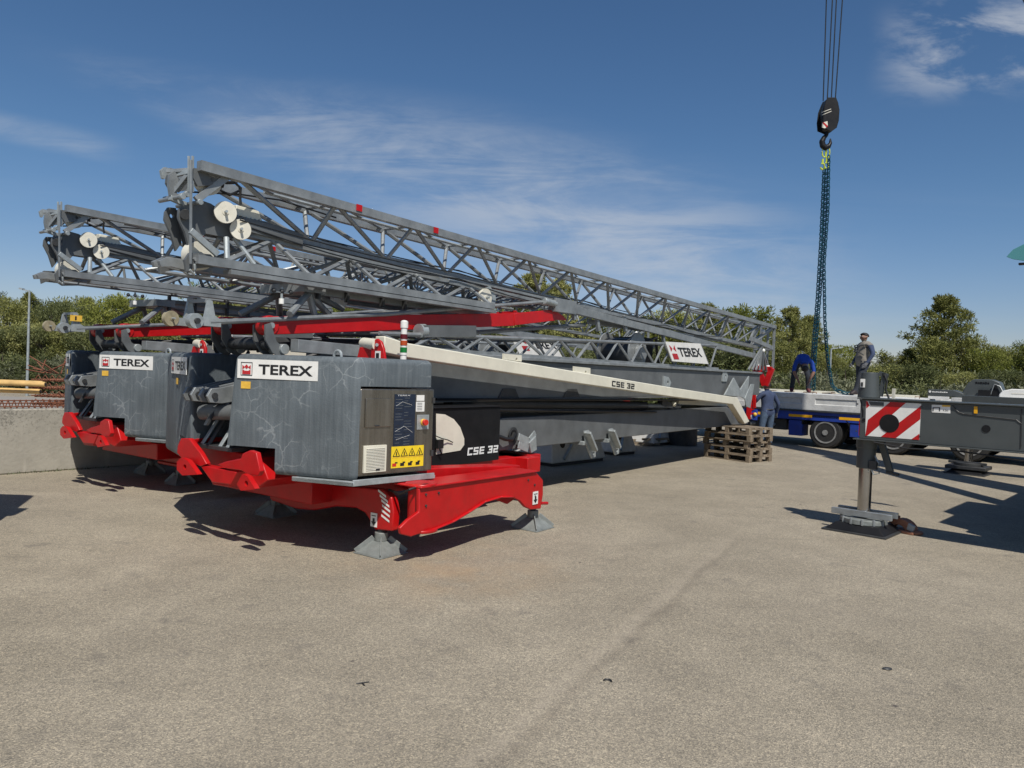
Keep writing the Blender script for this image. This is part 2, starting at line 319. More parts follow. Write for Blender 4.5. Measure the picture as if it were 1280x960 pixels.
    def text(s, txt, o, ux, uy, w, h, m, off=0.0, shear=0.0):
        """flat lettering filling w x h from corner o along ux, uy"""
        o, ux, uy = Vector(o), Vector(ux).normalized(), Vector(uy).normalized(); nn = ux.cross(uy)
        cu = bpy.data.curves.new('t', 'FONT'); cu.body = txt; cu.offset = off; cu.shear = shear; cu.extrude = .0
        ob = bpy.data.objects.new('t', cu); COL.objects.link(ob)
        dg = bpy.context.evaluated_depsgraph_get(); me = bpy.data.meshes.new_from_object(ob.evaluated_get(dg))
        xs = [v.co.x for v in me.vertices]; ys = [v.co.y for v in me.vertices]
        x0, x1, y0, y1 = min(xs), max(xs), min(ys), max(ys)
        s.add([o + ux * ((v.co.x - x0) / (x1 - x0) * w) + uy * ((v.co.y - y0) / (y1 - y0) * h) for v in me.vertices], [tuple(p.vertices) for p in me.polygons], m)
        bpy.data.objects.remove(ob); bpy.data.curves.remove(cu); bpy.data.meshes.remove(me)
        return s
    def strokes(s, lines, o, ux, uy, w, h, m, t=.2, nn=None, shear=0.0):
        """block letters: lines in unit boxes [(x0,y0,x1,y1)], t is stroke width"""
        o, ux, uy = Vector(o), Vector(ux).normalized() * w, Vector(uy).normalized() * h
        for q in lines:
            s.add([o + ux * (a + shear * b) + uy * b for a, b in q], [tuple(range(len(q)))], m)
        return s
    def build(s, name, parent=None, bevel=0.0, smooth=40, seg=2):
        me = bpy.data.meshes.new(name); me.from_pydata([tuple(v) for v in s.v], [], s.f)
        for m in s.ms: me.materials.append(M[m])
        me.polygons.foreach_set('material_index', s.mi); me.update()
        if smooth:
            me.polygons.foreach_set('use_smooth', [True] * len(me.polygons)); me.set_sharp_from_angle(angle=R(smooth))
        o = bpy.data.objects.new(name, me); COL.objects.link(o)
        if parent: o.parent = parent
        if bevel:
            b = o.modifiers.new('bevel', 'BEVEL'); b.width = bevel; b.segments = seg; b.limit_method = 'ANGLE'; b.angle_limit = R(35); b.harden_normals = False
        return o
def tag(o, label, cat, group=None):
    o['label'] = label; o['category'] = cat
    if group: o['group'] = group
    return o
def thing(name, label, cat, loc=(0, 0, 0), rz=0, group=None):
    e = bpy.data.objects.new(name, None); COL.objects.link(e); e.location = loc; e.rotation_euler = (0, 0, rz); e.empty_display_size = .3
    return tag(e, label, cat, group)
def struct(g, name):
    o = g.build(name, smooth=0); o['kind'] = 'structure'; return o
def copy_tree(o, parent=None):
    c = o.copy(); COL.objects.link(c)
    if parent: c.parent = parent
    for ch in list(o.children): copy_tree(ch, c)
    return c
def seg(x0, y0, x1, y1): return [(x0, y0), (x1, y0), (x1, y1), (x0, y1)]
def block_word(word, t=.2, gap=.22, aspect=.62):
    """squared techno letters for the machine type lettering -> list of quads in a unit box"""
    T = t; H = 1.0; Wd = 1.0; out = []; x = 0
    S = {'C': [seg(0, 0, 1, T), seg(0, T, T * 1.3, 1 - T), seg(0, 1 - T, 1, 1)],
         'S': [seg(0, 0, 1, T), seg(1 - T * 1.3, T, 1, .5 - T / 2), seg(0, .5 - T / 2, 1, .5 + T / 2), seg(0, .5 + T / 2, T * 1.3, 1 - T), seg(0, 1 - T, 1, 1)],
         'E': [seg(0, 0, 1, T), seg(0, T, T * 1.3, .5 - T / 2), seg(0, .5 - T / 2, .95, .5 + T / 2), seg(0, .5 + T / 2, T * 1.3, 1 - T), seg(0, 1 - T, 1, 1)],
         '3': [seg(0, 0, 1, T), seg(1 - T * 1.3, T, 1, .5 - T / 2), seg(.25, .5 - T / 2, 1, .5 + T / 2), seg(1 - T * 1.3, .5 + T / 2, 1, 1 - T), seg(0, 1 - T, 1, 1)],
         '2': [seg(0, 0, 1, T), seg(0, T, T * 1.3, .5 - T / 2), seg(0, .5 - T / 2, 1, .5 + T / 2), seg(1 - T * 1.3, .5 + T / 2, 1, 1 - T), seg(0, 1 - T, 1, 1)]}
    for ch in word:
        if ch == ' ': x += .55; continue
        for q in S[ch]: out.append([(a + x, b) for a, b in q])
        x += 1 + gap
    tot = x - gap
    return [[(a / tot, b) for a, b in q] for q in out]

# ================================================================== SETTING
g = G(); g.add([(-400, -60, 0), (400, -60, 0), (400, 700, 0), (-400, 700, 0)], [(0, 1, 2, 3)], 'ground'); struct(g, 'ground')
def loft(g, A, B, m):
    n = len(A)
    return g.add([Vector(p) for p in A] + [Vector(p) for p in B], [tuple(range(n - 1, -1, -1)), tuple(range(n, 2 * n))] + [(i, (i + 1) % n, n + (i + 1) % n, n + i) for i in range(n)], m)
def bdiff(ga, cutters, m, pre=0):
    a = ga.build('t', smooth=0); cs = []
    if pre: bv = a.modifiers.new('v', 'BEVEL'); bv.width = pre; bv.segments = 5; bv.limit_method = 'ANGLE'; bv.angle_limit = R(30)
    for c in cutters:
        o = c.build('t', smooth=0); cs.append(o); b = a.modifiers.new('b', 'BOOLEAN'); b.operation = 'DIFFERENCE'; b.solver = 'EXACT'; b.object = o
    dg = bpy.context.evaluated_depsgraph_get(); dg.update(); me = bpy.data.meshes.new_from_object(a.evaluated_get(dg))
    bm_ = bmesh.new(); bm_.from_mesh(me); bmesh.ops.remove_doubles(bm_, verts=bm_.verts, dist=.002); bm_.to_mesh(me); bm_.free()
    g = G(); g.add([v.co.copy() for v in me.vertices], [tuple(p.vertices) for p in me.polygons], m)
    for o in [a] + cs: bpy.data.objects.remove(o)
    return g
def circ(c, r, ua, ub, n=16):
    c = Vector(c); ua = Vector(ua); ub = Vector(ub)
    return [c + ua * math.cos(2 * math.pi * i / n) * r + ub * math.sin(2 * math.pi * i / n) * r for i in range(n)]
X, Y, Z = V(1, 0, 0), V(0, 1, 0), V(0, 0, 1)

def sign_logo(g, o, ux, uy, s, n):
    """little red emblem in a ruled square: two facing arrow shapes above a bar"""
    o = Vector(o)
    def q(pts, m): g.add([o + ux * (a * s) + uy * (b * s) + n * (.0015 if m == 'ink' else .003) for a, b in pts], [tuple(range(len(pts)))], m)
    for a in (seg(0, 0, 1, .05), seg(0, .95, 1, 1), seg(0, .05, .05, .95), seg(.95, .05, 1, .95)): q(a, 'ink')
    q(seg(.14, .10, .86, .36), 'rink')
    q([(.14, .46), (.36, .62), (.14, .80)], 'rink'); q([(.86, .80), (.64, .62), (.86, .46)], 'rink')
    q([(.5, .50), (.68, .66), (.5, .84), (.32, .66)], 'rink'); q(seg(.14, .37, .3, .42), 'rink'); q(seg(.7, .37, .86, .42), 'rink')
def big_sign(g, o, ux, uy, w, h, th=.006):
    ux, uy = Vector(ux).normalized(), Vector(uy).normalized(); n = ux.cross(uy).normalized()
    g.obox(o, ux * w, uy * h, n * th, 'white')
    p = Vector(o) + n * (th + .001)
    sign_logo(g, p + ux * (.045 * w) + uy * (.14 * h), ux, uy, .70 * h, n)
    g.text('TEREX', p + ux * (.27 * w) + uy * (.23 * h) + n * .001, ux, uy, .67 * w, .52 * h, 'ink', off=.028)
def tri_sign(g, o, ux, uy, s, n):
    for a in ([(0, 0), (1, 0), (.88, .07), (.12, .07)], [(1, 0), (.5, .9), (.5, .76), (.88, .07)], [(0, 0), (.12, .07), (.5, .76), (.5, .9)]):
        g.add([Vector(o) + ux * (x * s) + uy * (y * s) + n * .002 for x, y in a], [(0, 1, 2, 3)], 'ink')
    g.add([Vector(o) + ux * (x * s) + uy * (y * s) + n * .002 for x, y in [(.42, .15), (.58, .15), (.56, .5), (.44, .5)]], [(0, 1, 2, 3)], 'ink')
def arrow_sticker(g, o, ux, uy, w, h):
    n = Vector(ux).cross(Vector(uy)).normalized(); g.obox(o, ux * w, uy * h, n * .004, 'white'); p = Vector(o) + n * .006
    def q(pts): g.add([p + ux * (a * w) + uy * (b * h) for a, b in pts], [tuple(range(len(pts)))], 'ink')
    q([(.5, .08), (.88, .38), (.12, .38)]); q(seg(.34, .38, .66, .62)); q(seg(.15, .78, .85, .84))

def truss(g, yA, yB, n, ch, faces, rc, rl, m, rail='bar'):
    """ch: list of chords [(A,B)] as end points; faces: list of (i,j,phase) laced zigzag between chords i and j"""
    for A, B, w in ch:
        if w > 0: g.bar(A, B, w, w, m)
        else: g.tube(A, B, -w, m, 8)
    def pt(c, t): A, B, _ = ch[c]; return Vector(A).lerp(Vector(B), t)
    for i, j, ph in faces:
        for k in range(n):
            t0, tm, t1 = k / n, (k + ph) / n, (k + 1) / n
            g.tube(pt(i, t0), pt(j, tm), rl, m, 6); g.tube(pt(j, tm), pt(i, t1), rl, m, 6)

def sheave(c, r, w, m='sheave', ax=X):
    g = G(); ax = Vector(ax); c = Vector(c)
    g.tube(c - ax * w / 2, c + ax * w / 2, r, m, 28); g.tube(c - ax * (w / 2 + .006), c + ax * (w / 2 + .006), r * .28, m, 14)
    g.tube(c - ax * (w / 2 + .04), c + ax * (w / 2 + .05), r * .13, 'galv', 10)
    return g
def foot(root, x, y, ztop, s=.17):
    g = G(); c = V(x, y, 0)
    b = [V(x - s, y - s, .012), V(x + s, y - s, .012), V(x + s, y + s, .012), V(x - s, y + s, .012)]
    t = [V(x - .06, y - .06, .12), V(x + .06, y - .06, .12), V(x + .06, y + .06, .12), V(x - .06, y + .06, .12)]
    g.box((x - s - .01, y - s - .01, 0), (x + s + .01, y + s + .01, .012), 'padg'); loft(g, b, t, 'padg')
    for sx, sy in ((1, 1), (1, -1), (-1, 1), (-1, -1)):
        g.bar((x + sx * s * .98, y + sy * s * .98, .02), (x + sx * .05, y + sy * .05, .15), .012, .05, 'padg')
    g.tube((x, y, .12), (x, y, .20), .062, 'padg', 14)
    f = g.build('foot_pad', root, .004)
    g = G(); g.tube((x, y, .19), (x, y, ztop + .02), .03, 'dark', 12)
    for k in range(5): g.tube((x, y, .205 + k * .02), (x, y, .213 + k * .02), .034, 'dark', 12)
    g.build('spindle', f)

def make_crane():
    root = thing('tower_crane', 'nearest folded tower crane, its steel control cabinet and beige strut facing the open yard', 'tower crane', an * DC + aa * S0, -AZ, 'folded tower cranes parked side by side')
    e = V(1.26, .46, 0).normalized()
    # ---------- counterweight blocks
    for sx in (1, -1):
        g = G()
        A = [(.26, -1.0), (1.55, -.54), (1.66, .33), (.5, .33)]; B = [(.36, -.965), (1.55, -.54), (1.66, .33), (.5, .33)]
        A = [V(a * sx, b, .735) for a, b in A]; B = [V(a * sx, b, 1.825) for a, b in B]
        if sx < 0: A.reverse(); B.reverse()
        loft(g, A, B, 'cw')
        c1 = G(); pts = [(.1, -1.3), (.80, -1.3), (.80, -.82), (.45, -.2), (.1, -.2)]
        pts = [V(a * sx, b, .6) for a, b in pts]
        if sx < 0: pts.reverse()
        c1.prism(pts, (0, 0, .375), 'cw')
        cut = [c1]
        if sx > 0:
            c2 = G(); c2.prism([V(1.0, -.50, .6), V(1.9, -.50, .6), V(1.9, .5, .6), V(1.0, .5, .6)], (0, 0, .97), 'cw'); cut.append(c2)
        gg = bdiff(g, cut, 'cw', .055)
        cw = gg.build('counterweight', root, 0, 30)
        # sign plate
        s = G()
        if sx > 0: p = V(.26, -1.0, 1.60) + e * .15; big_sign(s, p + e.cross(Z) * .005, e, Z, .83, .175)
        else:
            e2 = V(1.26, -.46, 0).normalized(); p = V(-1.55, -.54, 1.60) + e2 * .33; big_sign(s, p + e2.cross(Z) * .005, e2, Z, .83, .175)
        s.build('sign_plate', cw, 0, 0)
        s = G(); ee = e if sx > 0 else V(1.26, -.46, 0).normalized(); n = ee.cross(Z)
        p = (V(.26, -1.0, 1.505) + e * .19) if sx > 0 else (V(-1.55, -.54, 1.49) + ee * .6)
        s.obox(p + n * .004, ee * .1, Z * .065, n * .003, 'ora'); s.build('yellow_sticker', cw, 0, 0)
        # lifting eye
        s = G(); p = F(422, 452, 1.25) if sx > 0 else V(-.95, -.3, 1.82)
        s.pipe([p + V(-.05, 0, -.03)] + [p + V(-.05 * math.cos(t), 0, .05 + .05 * math.sin(t)) for t in [math.pi * i / 6 for i in range(7)]] + [p + V(.05, 0, -.03)], .013, 'galv', 8)
        s.build('lifting_eye', cw)
    # ---------- control cabinet
    cb = G(); u = V(.125, .83, 0).normalized(); n = u.cross(Z); o = V(1.555, -.50, .775); W_, H_ = .83, .775
    cb.obox(o - n * .5, u * W_, Z * H_, n * .5, 'stain')
    cab = cb.build('control_cabinet', root, .01)
    def P(a, b, d=0.0): return o + u * (a * W_) + Z * ((1 - b) * H_) + n * d   # a right, b down
    s = G(); s.obox(P(.06, .44, .001), u * .33 * W_, Z * .33 * H_, n * .012, 'stain'); s.obox(P(.18, .43, .012), u * .05, Z * .012, n * .008, 'dark'); s.build('inspection_hatch', cab, .003)
    s = G(); s.obox(P(.05, .96, .001), u * .29 * W_, Z * .31 * H_, n * .022, 'beige')
    for k in range(15): s.obox(P(.075, .935 - k * .0175, .024), u * .24 * W_, Z * .008, n * .004, 'sheave')
    s.obox(P(.20, .94, .023), u * .045, Z * .012, n * .006, 'ink'); s.build('vent_grille', cab, .004)
    s = G(); s.obox(P(.44, .68, .001), u * .29 * W_, Z * .62 * H_, n * .003, 'navy'); rnd = random.Random(3)
    for k in range(34):
        a0 = rnd.uniform(.45, .55); b0 = .09 + k * .0172
        if k % 9 == 0: continue
        s.obox(P(.455 + .12 * (k % 2) + .01 * (a0 - .5), b0, .005), u * rnd.uniform(.05, .115) * W_, Z * .0022, n * .0008, 'dark' if k % 5 == 0 else 'lat')
    for k, (x0, y0, x1, y1) in enumerate([(.46, .20, .55, .15), (.55, .15, .68, .19), (.46, .50, .58, .44), (.58, .44, .70, .52), (.47, .60, .66, .55)]):
        s.bar(P(x0, y0, .0058), P(x1, y1, .0058), .0016, .0016, 'wink', n)
    s.text('TEREX', P(.475, .082, .006), u, Z, .09 * W_ * 2, .012, 'wink'); s.build('load_chart', cab, 0, 0)
    s = G(); s.obox(P(.745, .14, .001), u * .11 * W_, Z * .07 * H_, n * .003, 'white'); s.obox(P(.74, .27, .001), u * .12 * W_, Z * .12 * H_, n * .003, 'white')
    for k in range(5): s.obox(P(.755, .25 - k * .02, .005), u * .07 * W_, Z * .004, n * .0006, 'dark')
    s.build('rating_label', cab, 0, 0)
    s = G(); s.obox(P(.76, .49, .001), u * .17 * W_, Z * .18 * H_, n * .006, 'galv'); c = P(.845, .40, .006); s.tube(c, c + n * .02, .032, 'ora', 18); s.tube(c + n * .02, c + n * .05, .028, 'buttonred', 18); s.build('emergency_button', cab, .002)
    s = G(); s.obox(P(.42, .935, .001), u * .45 * W_, Z * .255 * H_, n * .003, 'yel')
    for k in range(4): tri_sign(s, P(.435 + k * .108, .80, .005), u, Z, .085, n)
    for k in range(4): s.obox(P(.435 + k * .108, .915, .005), u * .045, Z * .028, n * .0008, 'ink' if k != 0 else 'buttonred'); s.obox(P(.47 + k * .105, .88, .005), u * .03, Z * .012, n * .0008, 'ink')
    s.obox(P(.425, .815, .0048), u * .44 * W_, Z * .004, n * .0006, 'ora'); s.build('warning_sticker', cab, 0, 0)
    # hinges
    for b in (.17, .82): s = G(); s.tube(P(.99, b, .008), P(.99, b - .07, .008), .014, 'dark', 8); s.build('hinge', cab)
    s = G(); tz = .70
    s.prism([V(1.59, -.58, tz), V(1.72, .33, tz), V(1.2, .33, tz), V(.95, -.55, tz), V(.99, -.77, tz)], (0, 0, .035), 'galv')
    s.obox(V(1.59, -.58, .70), V(.13, .90, 0), Z * .055, V(-.02, 0, 0), 'galv'); s.obox(V(.99, -.77, .70), V(.60, .19, 0), Z * .04, V(0, .02, 0), 'galv')
    s.build('drip_tray', root, .004)
    # ---------- signal light
    b = F(504, 449, 1.15); b.z = 1.82; zt = FS(504, 401, b.y).z; hh = zt - 1.82; g = G(); r = .036
    g.tube(b, b + Z * hh * .14, r * .9, 'white', 16); g.tube(b + Z * hh * .18, b + Z * hh * .86, r * .88, 'white', 16); g.tube(b + Z * hh * .14, b + Z * hh * .19, r * 1.06, 'white', 16)
    g.tube(b + Z * hh * .82, b + Z * hh * .98, r * 1.08, 'white', 16); g.ball(b + Z * hh * .97, r * 1.02, 'white', 14, (1, 1, .5))
    sl = g.build('signal_light', root)
    for nm, a, c_ in (('lampgr', .20, .33), ('lampor', .38, .50), ('lampred', .54, .66)):
        s = G(); s.tube(b + Z * hh * a, b + Z * hh * c_, r * 1.0, nm, 16); s.build('lens', sl)
    # ---------- red roller bracket on the counterweight
    g = G(); q = F(472, 452, 1.35); yy = q.y
    g.prism([FS(a, b_, yy) for a, b_ in [(463, 451), (481, 451), (479, 436), (476, 427), (471, 423), (467, 425), (464, 433)]], (0, .03, 0), 'red')
    g.prism([FS(a, b_, yy + .16) for a, b_ in [(446, 448), (465, 449), (466, 424), (455, 424), (450, 431)]], (0, .03, 0), 'red')
    g.prism([FS(445, 450, yy + .05), FS(464, 451, yy + .05), FS(464, 435, yy + .05), FS(450, 434, yy + .05)], (0, .12, 0), 'red')
    rb = g.build('roller_bracket', root, .006)
    s = G(); s.tube(FS(455, 429, yy + .12), FS(472, 431, yy + .03), .055, 'beige', 16); s.tube(FS(471, 431, yy - .02), FS(473, 431, yy + .2), .016, 'galv', 8); s.build('roller', rb)
    s = G(); p = FS(469, 450, yy - .005); s.obox(p, X * .07, Z * .085, -Y * .004, 'white'); s.obox(p + V(.015, -.006, .015), X * .04, Z * .05, -Y * .002, 'ink'); s.build('warning_label', rb, 0, 0)
    # ---------- black housing
    g = G(); A = F(622, 577, 1.0); B = F(626, 509, 1.0); yf = B.y
    g.hexa([V(.35, .45, .66), V(1.0, .45, .66), V(1.0, yf, .66), V(.35, yf, .66), V(.35, .45, 1.31), V(1.0, .45, 1.31), V(1.0, yf, 1.31), V(.35, yf, 1.31)], 'black')
    g.box((.36, .44, 1.312), (1.02, yf + .01, 1.325), 'black')
    h = g.build('side_housing', root, .012)
    s = G(); pts = [(545, 517), (556, 518), (567, 524), (575, 534), (580, 548), (580, 556), (575, 563), (545, 568)]
    s.prism([F(a, b_, 1.003) for a, b_ in reversed(pts)], (.004, 0, 0), 'beige'); s.build('beige_panel', h, 0, 0)
    s = G(); a0 = F(584, 569.5, 1.006); a1 = F(622, 566, 1.006); zz = F(584, 560, 1.006).z - a0.z
    for q in block_word('CSE 32', .22): s.add([a0 + Y * ((a + .06 * b_ * .3) * (a1.y - a0.y)) + Z * (b_ * zz * 1.0) for a, b_ in q], [(0, 1, 2, 3)], 'wink')
    s.build('type_lettering', h, 0, 0)
    s = G(); s.pipe([F(545, 545, 1.02), F(552, 548, 1.06), F(560, 550, 1.03), F(566, 553, 1.02)], .006, 'hose'); s.pipe([F(549, 553, 1.04), F(550, 562, 1.05), F(552, 567, 1.04)], .009, 'hose'); s.box(tuple(F(551, 560, 1.01)), tuple(F(548, 550, 1.05)), 'hose'); s.build('cable', h)
    # ---------- chassis
    g = G()
    g.box((-.75, -.35, .40), (.75, 3.6, .62), 'red'); g.box((-.5, -.55, .62), (.5, 1.2, .74), 'red')
    g.box((-.95, .9, .42), (.95, 1.25, .66), 'red'); g.box((-.95, 3.0, .42), (.95, 3.3, .62), 'red')
    ch = g.build('chassis', root, .01)
    s = G(); s.tube((0, .1, .70), (0, .1, .80), .62, 'dark', 40); s.build('slewing_ring', ch)
    # front cross arms with legs
    for sx in (1, -1):
        g = G(); yc = -.10
        yo = 0 if sx > 0 else 2.0
        pts = [(322, 597), (478, 612), (489, 622), (492, 640), (490, 664), (468, 662), (463, 652), (456, 641), (445, 635), (420, 633), (392, 638), (370, 636), (340, 626), (336, 622), (345, 614)]
        P3 = [FS(a, b_, yc) for a, b_ in pts]; P3 = [V(p.x * sx, p.y + yo, p.z) for p in P3]
        g.prism(P3, (0, .09, 0), 'red')
        arm = g.build('outrigger_leg', root, .012)
        xf = FS(473, 660, yc).x
        if sx > 0:
            s = G()
            for k in range(6):   # slanted white warning bars
                a, b_ = 476.5 - k * .0 + (0, 2, 4, 5, 4.5, 4)[k], 614 + k * 6.2
                if k > 5: break
                p = FS(a, b_, yc); s.add([FS(a - 3.5, b_ - 2.6, yc) - Y * .004, FS(a - 3.5, b_ + .4, yc) - Y * .004, FS(a + 6.5, b_ + 8.4, yc) - Y * .004, FS(a + 6.5, b_ + 5.4, yc) - Y * .004], [(0, 1, 2, 3)], 'wink')
            arrow_sticker(s, FS(463.5, 657.5, yc) - Y * .002, X, Z, .085, .13); s.build('warning_stripes', arm, 0, 0)
        foot(root, xf * sx, yc + yo + .04, FS(473, 662, yc).z)
    foot(root, -.72, .35, .45, .16); g = G(); g.box((.22, .02, .30), (.72, .32, .72), 'red'); g.box((.16, -.02, .27), (.78, .36, .31), 'red'); g.build('stabiliser_post', root, .01); foot(root, .47, .15, .30, .14)
    # folded side outriggers
    for sx in (1, -1):
        g = G()
        pts = [(524, 611), (670, 590), (679, 600), (679, 618), (676, 636), (664, 637), (657, 634), (650, 626), (640, 621), (625, 621), (605, 627), (585, 640), (565, 652), (540, 662), (514, 671), (502, 668), (500, 660), (510, 650), (524, 640)]
        P3 = [F(a, b_, 1.92) for a, b_ in pts]; P3 = [V((p.x) * sx, p.y + (0 if sx > 0 else 1.1), p.z) for p in P3]
        g.prism(P3, (-.04 * sx, 0, 0), 'red'); g.prism([p_ + V(-.24 * sx, 0, 0) for p_ in [P3[0] + Y * .25, P3[1], P3[3], P3[6], P3[9], P3[11], P3[12] + Y * .02]], (-.03 * sx, 0, 0), 'red')
        for q in P3[:2]: pass
        a, b_ = P3[0], P3[1]
        g.hexa([a + V(-.32 * sx, 0, 0), a + V(.025 * sx, 0, 0), b_ + V(.025 * sx, 0, 0), b_ + V(-.32 * sx, 0, 0), a + V(-.32 * sx, 0, .02), a + V(.025 * sx, 0, .02), b_ + V(.025 * sx, 0, .02), b_ + V(-.32 * sx, 0, .02)], 'red')
        # bottom flange following the belly
        for i in range(8, 13): g.bar(P3[i] + V(-.13 * sx, 0, 0), P3[i + 1] + V(-.13 * sx, 0, 0), .31, .018, 'red')
        # pivot drum at the front end
        pd = (P3[14] + P3[18]) / 2; c0 = F(520, 640, 1.80); cx = 1.80 * sx; c0.y += .08 + (0 if sx > 0 else 1.1)
        g.tube((cx, c0.y - .02, .27), (cx, c0.y - .02, .69), .12, 'red', 24); g.tube((cx, c0.y - .02, .255), (cx, c0.y - .02, .285), .165, 'red', 24); g.tube((cx, c0.y - .02, .68), (cx, c0.y - .02, .70), .15, 'red', 24)
        # upper member seen behind, with a channel in between
        g.hexa([V(1.2 * sx, .35, .60), V(1.45 * sx, .35, .60), V(1.62 * sx, b_.y + .12, .60), V(1.38 * sx, b_.y + .12, .60), V(1.2 * sx, .35, .76), V(1.45 * sx, .35, .76), V(1.62 * sx, b_.y + .12, .69), V(1.38 * sx, b_.y + .12, .69)], 'red')
        arm = g.build('outrigger_arm', root, .008)
        if sx > 0:
            for a1, b1 in ((532, 618), (532, 632), (548, 616), (660, 600), (668, 606), (668, 620)):
                s = G(); pb = F(a1, b1, 1.92); s.tube(pb, pb + X * .012, .011, 'dark', 6); s.build('bolt', arm)
            s = G(); s.pipe([F(486, 612, 1.5), F(500, 618, 1.7), F(512, 612, 1.85), F(530, 606, 1.9), F(560, 603, 1.8), F(620, 594, 1.75), F(664, 589, 1.8)], .011, 'hose', 6); s.build('hydraulic_hose', arm)
        fp = F(666, 636, 1.80); foot(root, 1.79 * sx, fp.y + (.02 if sx > 0 else 1.12), fp.z)
        if sx > 0:
            s = G(); arrow_sticker(s, F(665.5, 631, 1.925), Y, Z, .10, .14); s.build('arrow_sticker', arm, 0, 0)
            s = G(); s.tube(F(676, 629, 1.9), F(684, 629, 1.9), .018, 'red', 8); s.build('pin', arm)
    # front towing lugs
    g = G(); yl = -1.02
    g.prism([FS(a, b_, yl) for a, b_ in [(249, 581), (296, 590), (288, 606), (265, 603)]], (0, .10, 0), 'red')
    g.prism([FS(a, b_, yl + .02) for a, b_ in [(263, 601), (288, 605), (286, 609), (266, 606)]], (0, .08, 0), 'red')
    lug = g.build('tow_crossbar', root, .008)
    for xs, pts, eye, hole in ((-1, [(226, 548), (236, 548), (250, 566), (258, 580), (250, 583), (228, 574), (221, 566), (222, 557)], [(224, 577), (229, 572), (237, 575), (250, 593), (231, 594), (224, 587)], (234, 583.5)),
                               (1, [(271, 581), (282, 577), (301, 573), (303, 567), (312, 563), (320, 566), (325, 589), (322, 595), (312, 594), (301, 588), (284, 586)], [(306, 592), (312, 595), (322, 611), (304, 613), (299, 605)], (311, 604))):
        g = G(); g.prism([FS(a, b_, yl - .01) for a, b_ in pts], (0, .05, 0), 'red')
        hc = FS(*hole, yl - .06)
        g.plate([FS(a, b_, yl - .06) for a, b_ in eye], [circ(hc, .026, X, Z, 14)], .05, 'red', Y)
        g.bar(FS(*pts[1], yl + .03) + Z * -.03, FS(*pts[1], yl + .03) + V(0, .35, -.03), .05, .05, 'red')
        g.build('tow_lug', lug, .006)
    g = G(); g.prism([FS(a, b_, -.80) for a, b_ in [(240, 552), (325, 572), (335, 600), (322, 610), (300, 600), (262, 590)]], (0, .5, 0), 'red'); g.build('front_frame', root, .01)
    # ---------- column and lifting arms in the slot
    g = G(); g.box((-.34, -.35, .80), (.34, .35, 1.66), 'box')
    for xx in (-.24, -.13, .06, .18): g.obox(V(xx, -.92, .93), X * .05, V(0, .34, .50), Y * .02, 'dark' if xx == -.13 else 'galv')
    g.box((-.3, -.93, .90), (.3, -.5, .94), 'dark'); g.build('slewing_column', root, .006)
    for xx in (-.27, .0):
        g = G(); pts = [(-1.10, 1.42), (-1.07, 1.36), (-.95, 1.35), (.2, 1.50), (.2, 1.74), (-.95, 1.50), (-1.06, 1.49)]
        g.prism([V(xx, a, b_) for a, b_ in pts], (.03, 0, 0), 'lat'); g.prism([V(xx + .13, a, b_) for a, b_ in pts], (.03, 0, 0), 'lat')
        la = g.build('lifting_arm', root, .004); s = G(); s.tube(V(xx - .01, -1.03, 1.425), V(xx + .18, -1.03, 1.425), .028, 'dark', 12); s.build('pin', la)
    g = G(); g.tube(V(-.16, -.95, 1.25), V(.30, -.80, 1.27), .075, 'box', 16); g.obox(V(-.02, -1.02, 1.14), V(.07, -.02, 0), V(.0, .12, .2), V(0, .03, 0), 'dark'); g.build('cylinder_head', root)
    g = G()
    for k in range(4):
        cc = FS(283, 442, -.35 + .08 * k); g.pipe([cc + V(.17 * math.cos(t), .06 * math.sin(2 * t), .15 * math.sin(t)) for t in [2 * math.pi * i / 18 for i in range(18)]], .018, 'hose', 6, True)
    g.pipe([V(-.25, -.4, 1.85), V(-.1, -.6, 1.7), V(.1, -.4, 1.65), V(.35, -.2, 1.8), V(.5, .2, 1.95)], .02, 'hose'); g.pipe([V(-.1, -.2, 1.9), V(.05, -.5, 1.86), V(.2, -.5, 1.92), V(.4, 0, 2.0)], .016, 'hose')
    g.build('hydraulic_hose', root)
    # small amber warning stickers on arms (seen on the slot)
    # ---------- mast boxes
    zU = (1.39, 1.90); g = G(); yE = F(952, 470, .66).y
    g.box((-.62, .62, zU[0]), (.62, yE, zU[1]), 'box')
    g.box((-.665, .6, zU[1] - .002 + .004), (.665, yE + .05, zU[1] + .05), 'lat'); g.box((-.65, .6, zU[0] - .035), (.65, yE - 1.6, zU[0] - .002), 'box')
    ub = g.build('upper_mast_box', root, .008)
    for (a, b_) in ((628, 470), (708, 485)):
        p = F(a, b_, .63); s = G(); s.prism([V(.622, p.y - .1, 1.36), V(.622, p.y + .42, 1.36), V(.622, p.y + .3, 1.52), V(.622, p.y + .02, 1.52)], (.012, 0, 0), 'dark'); s.build('doubler_plate', ub, .003)
    for a, b_ in ((832, 478), (905, 470)):
        p = F(a, b_, .63); s = G(); s.plate([p + V(0, -.12, -.12), p + V(0, .14, -.12), p + V(0, .22, 0), p + V(0, .1, .1), p + V(0, -.12, .12)], [circ(p + Y * .07, .035, Y, Z)], .03, 'galv', X); s.build('lug_plate', ub, .003)
    s = G(); s.prism([F(a, b_, .68) for a, b_ in [(904, 494), (916, 472), (924, 487), (935, 470), (933, 500), (925, 496)]], (.03, 0, 0), 'galv'); s.prism([F(a, b_, .70) for a, b_ in [(930, 498), (938, 480), (942, 480), (937, 510), (932, 508)]], (.02, 0, 0), 'galv'); s.build('end_gusset', ub, .004)
    zL = (.70, 1.13); g = G(); p0 = F(640, 553, .62); p1 = F(904, 509, .62); p2 = F(936, 531, .62)
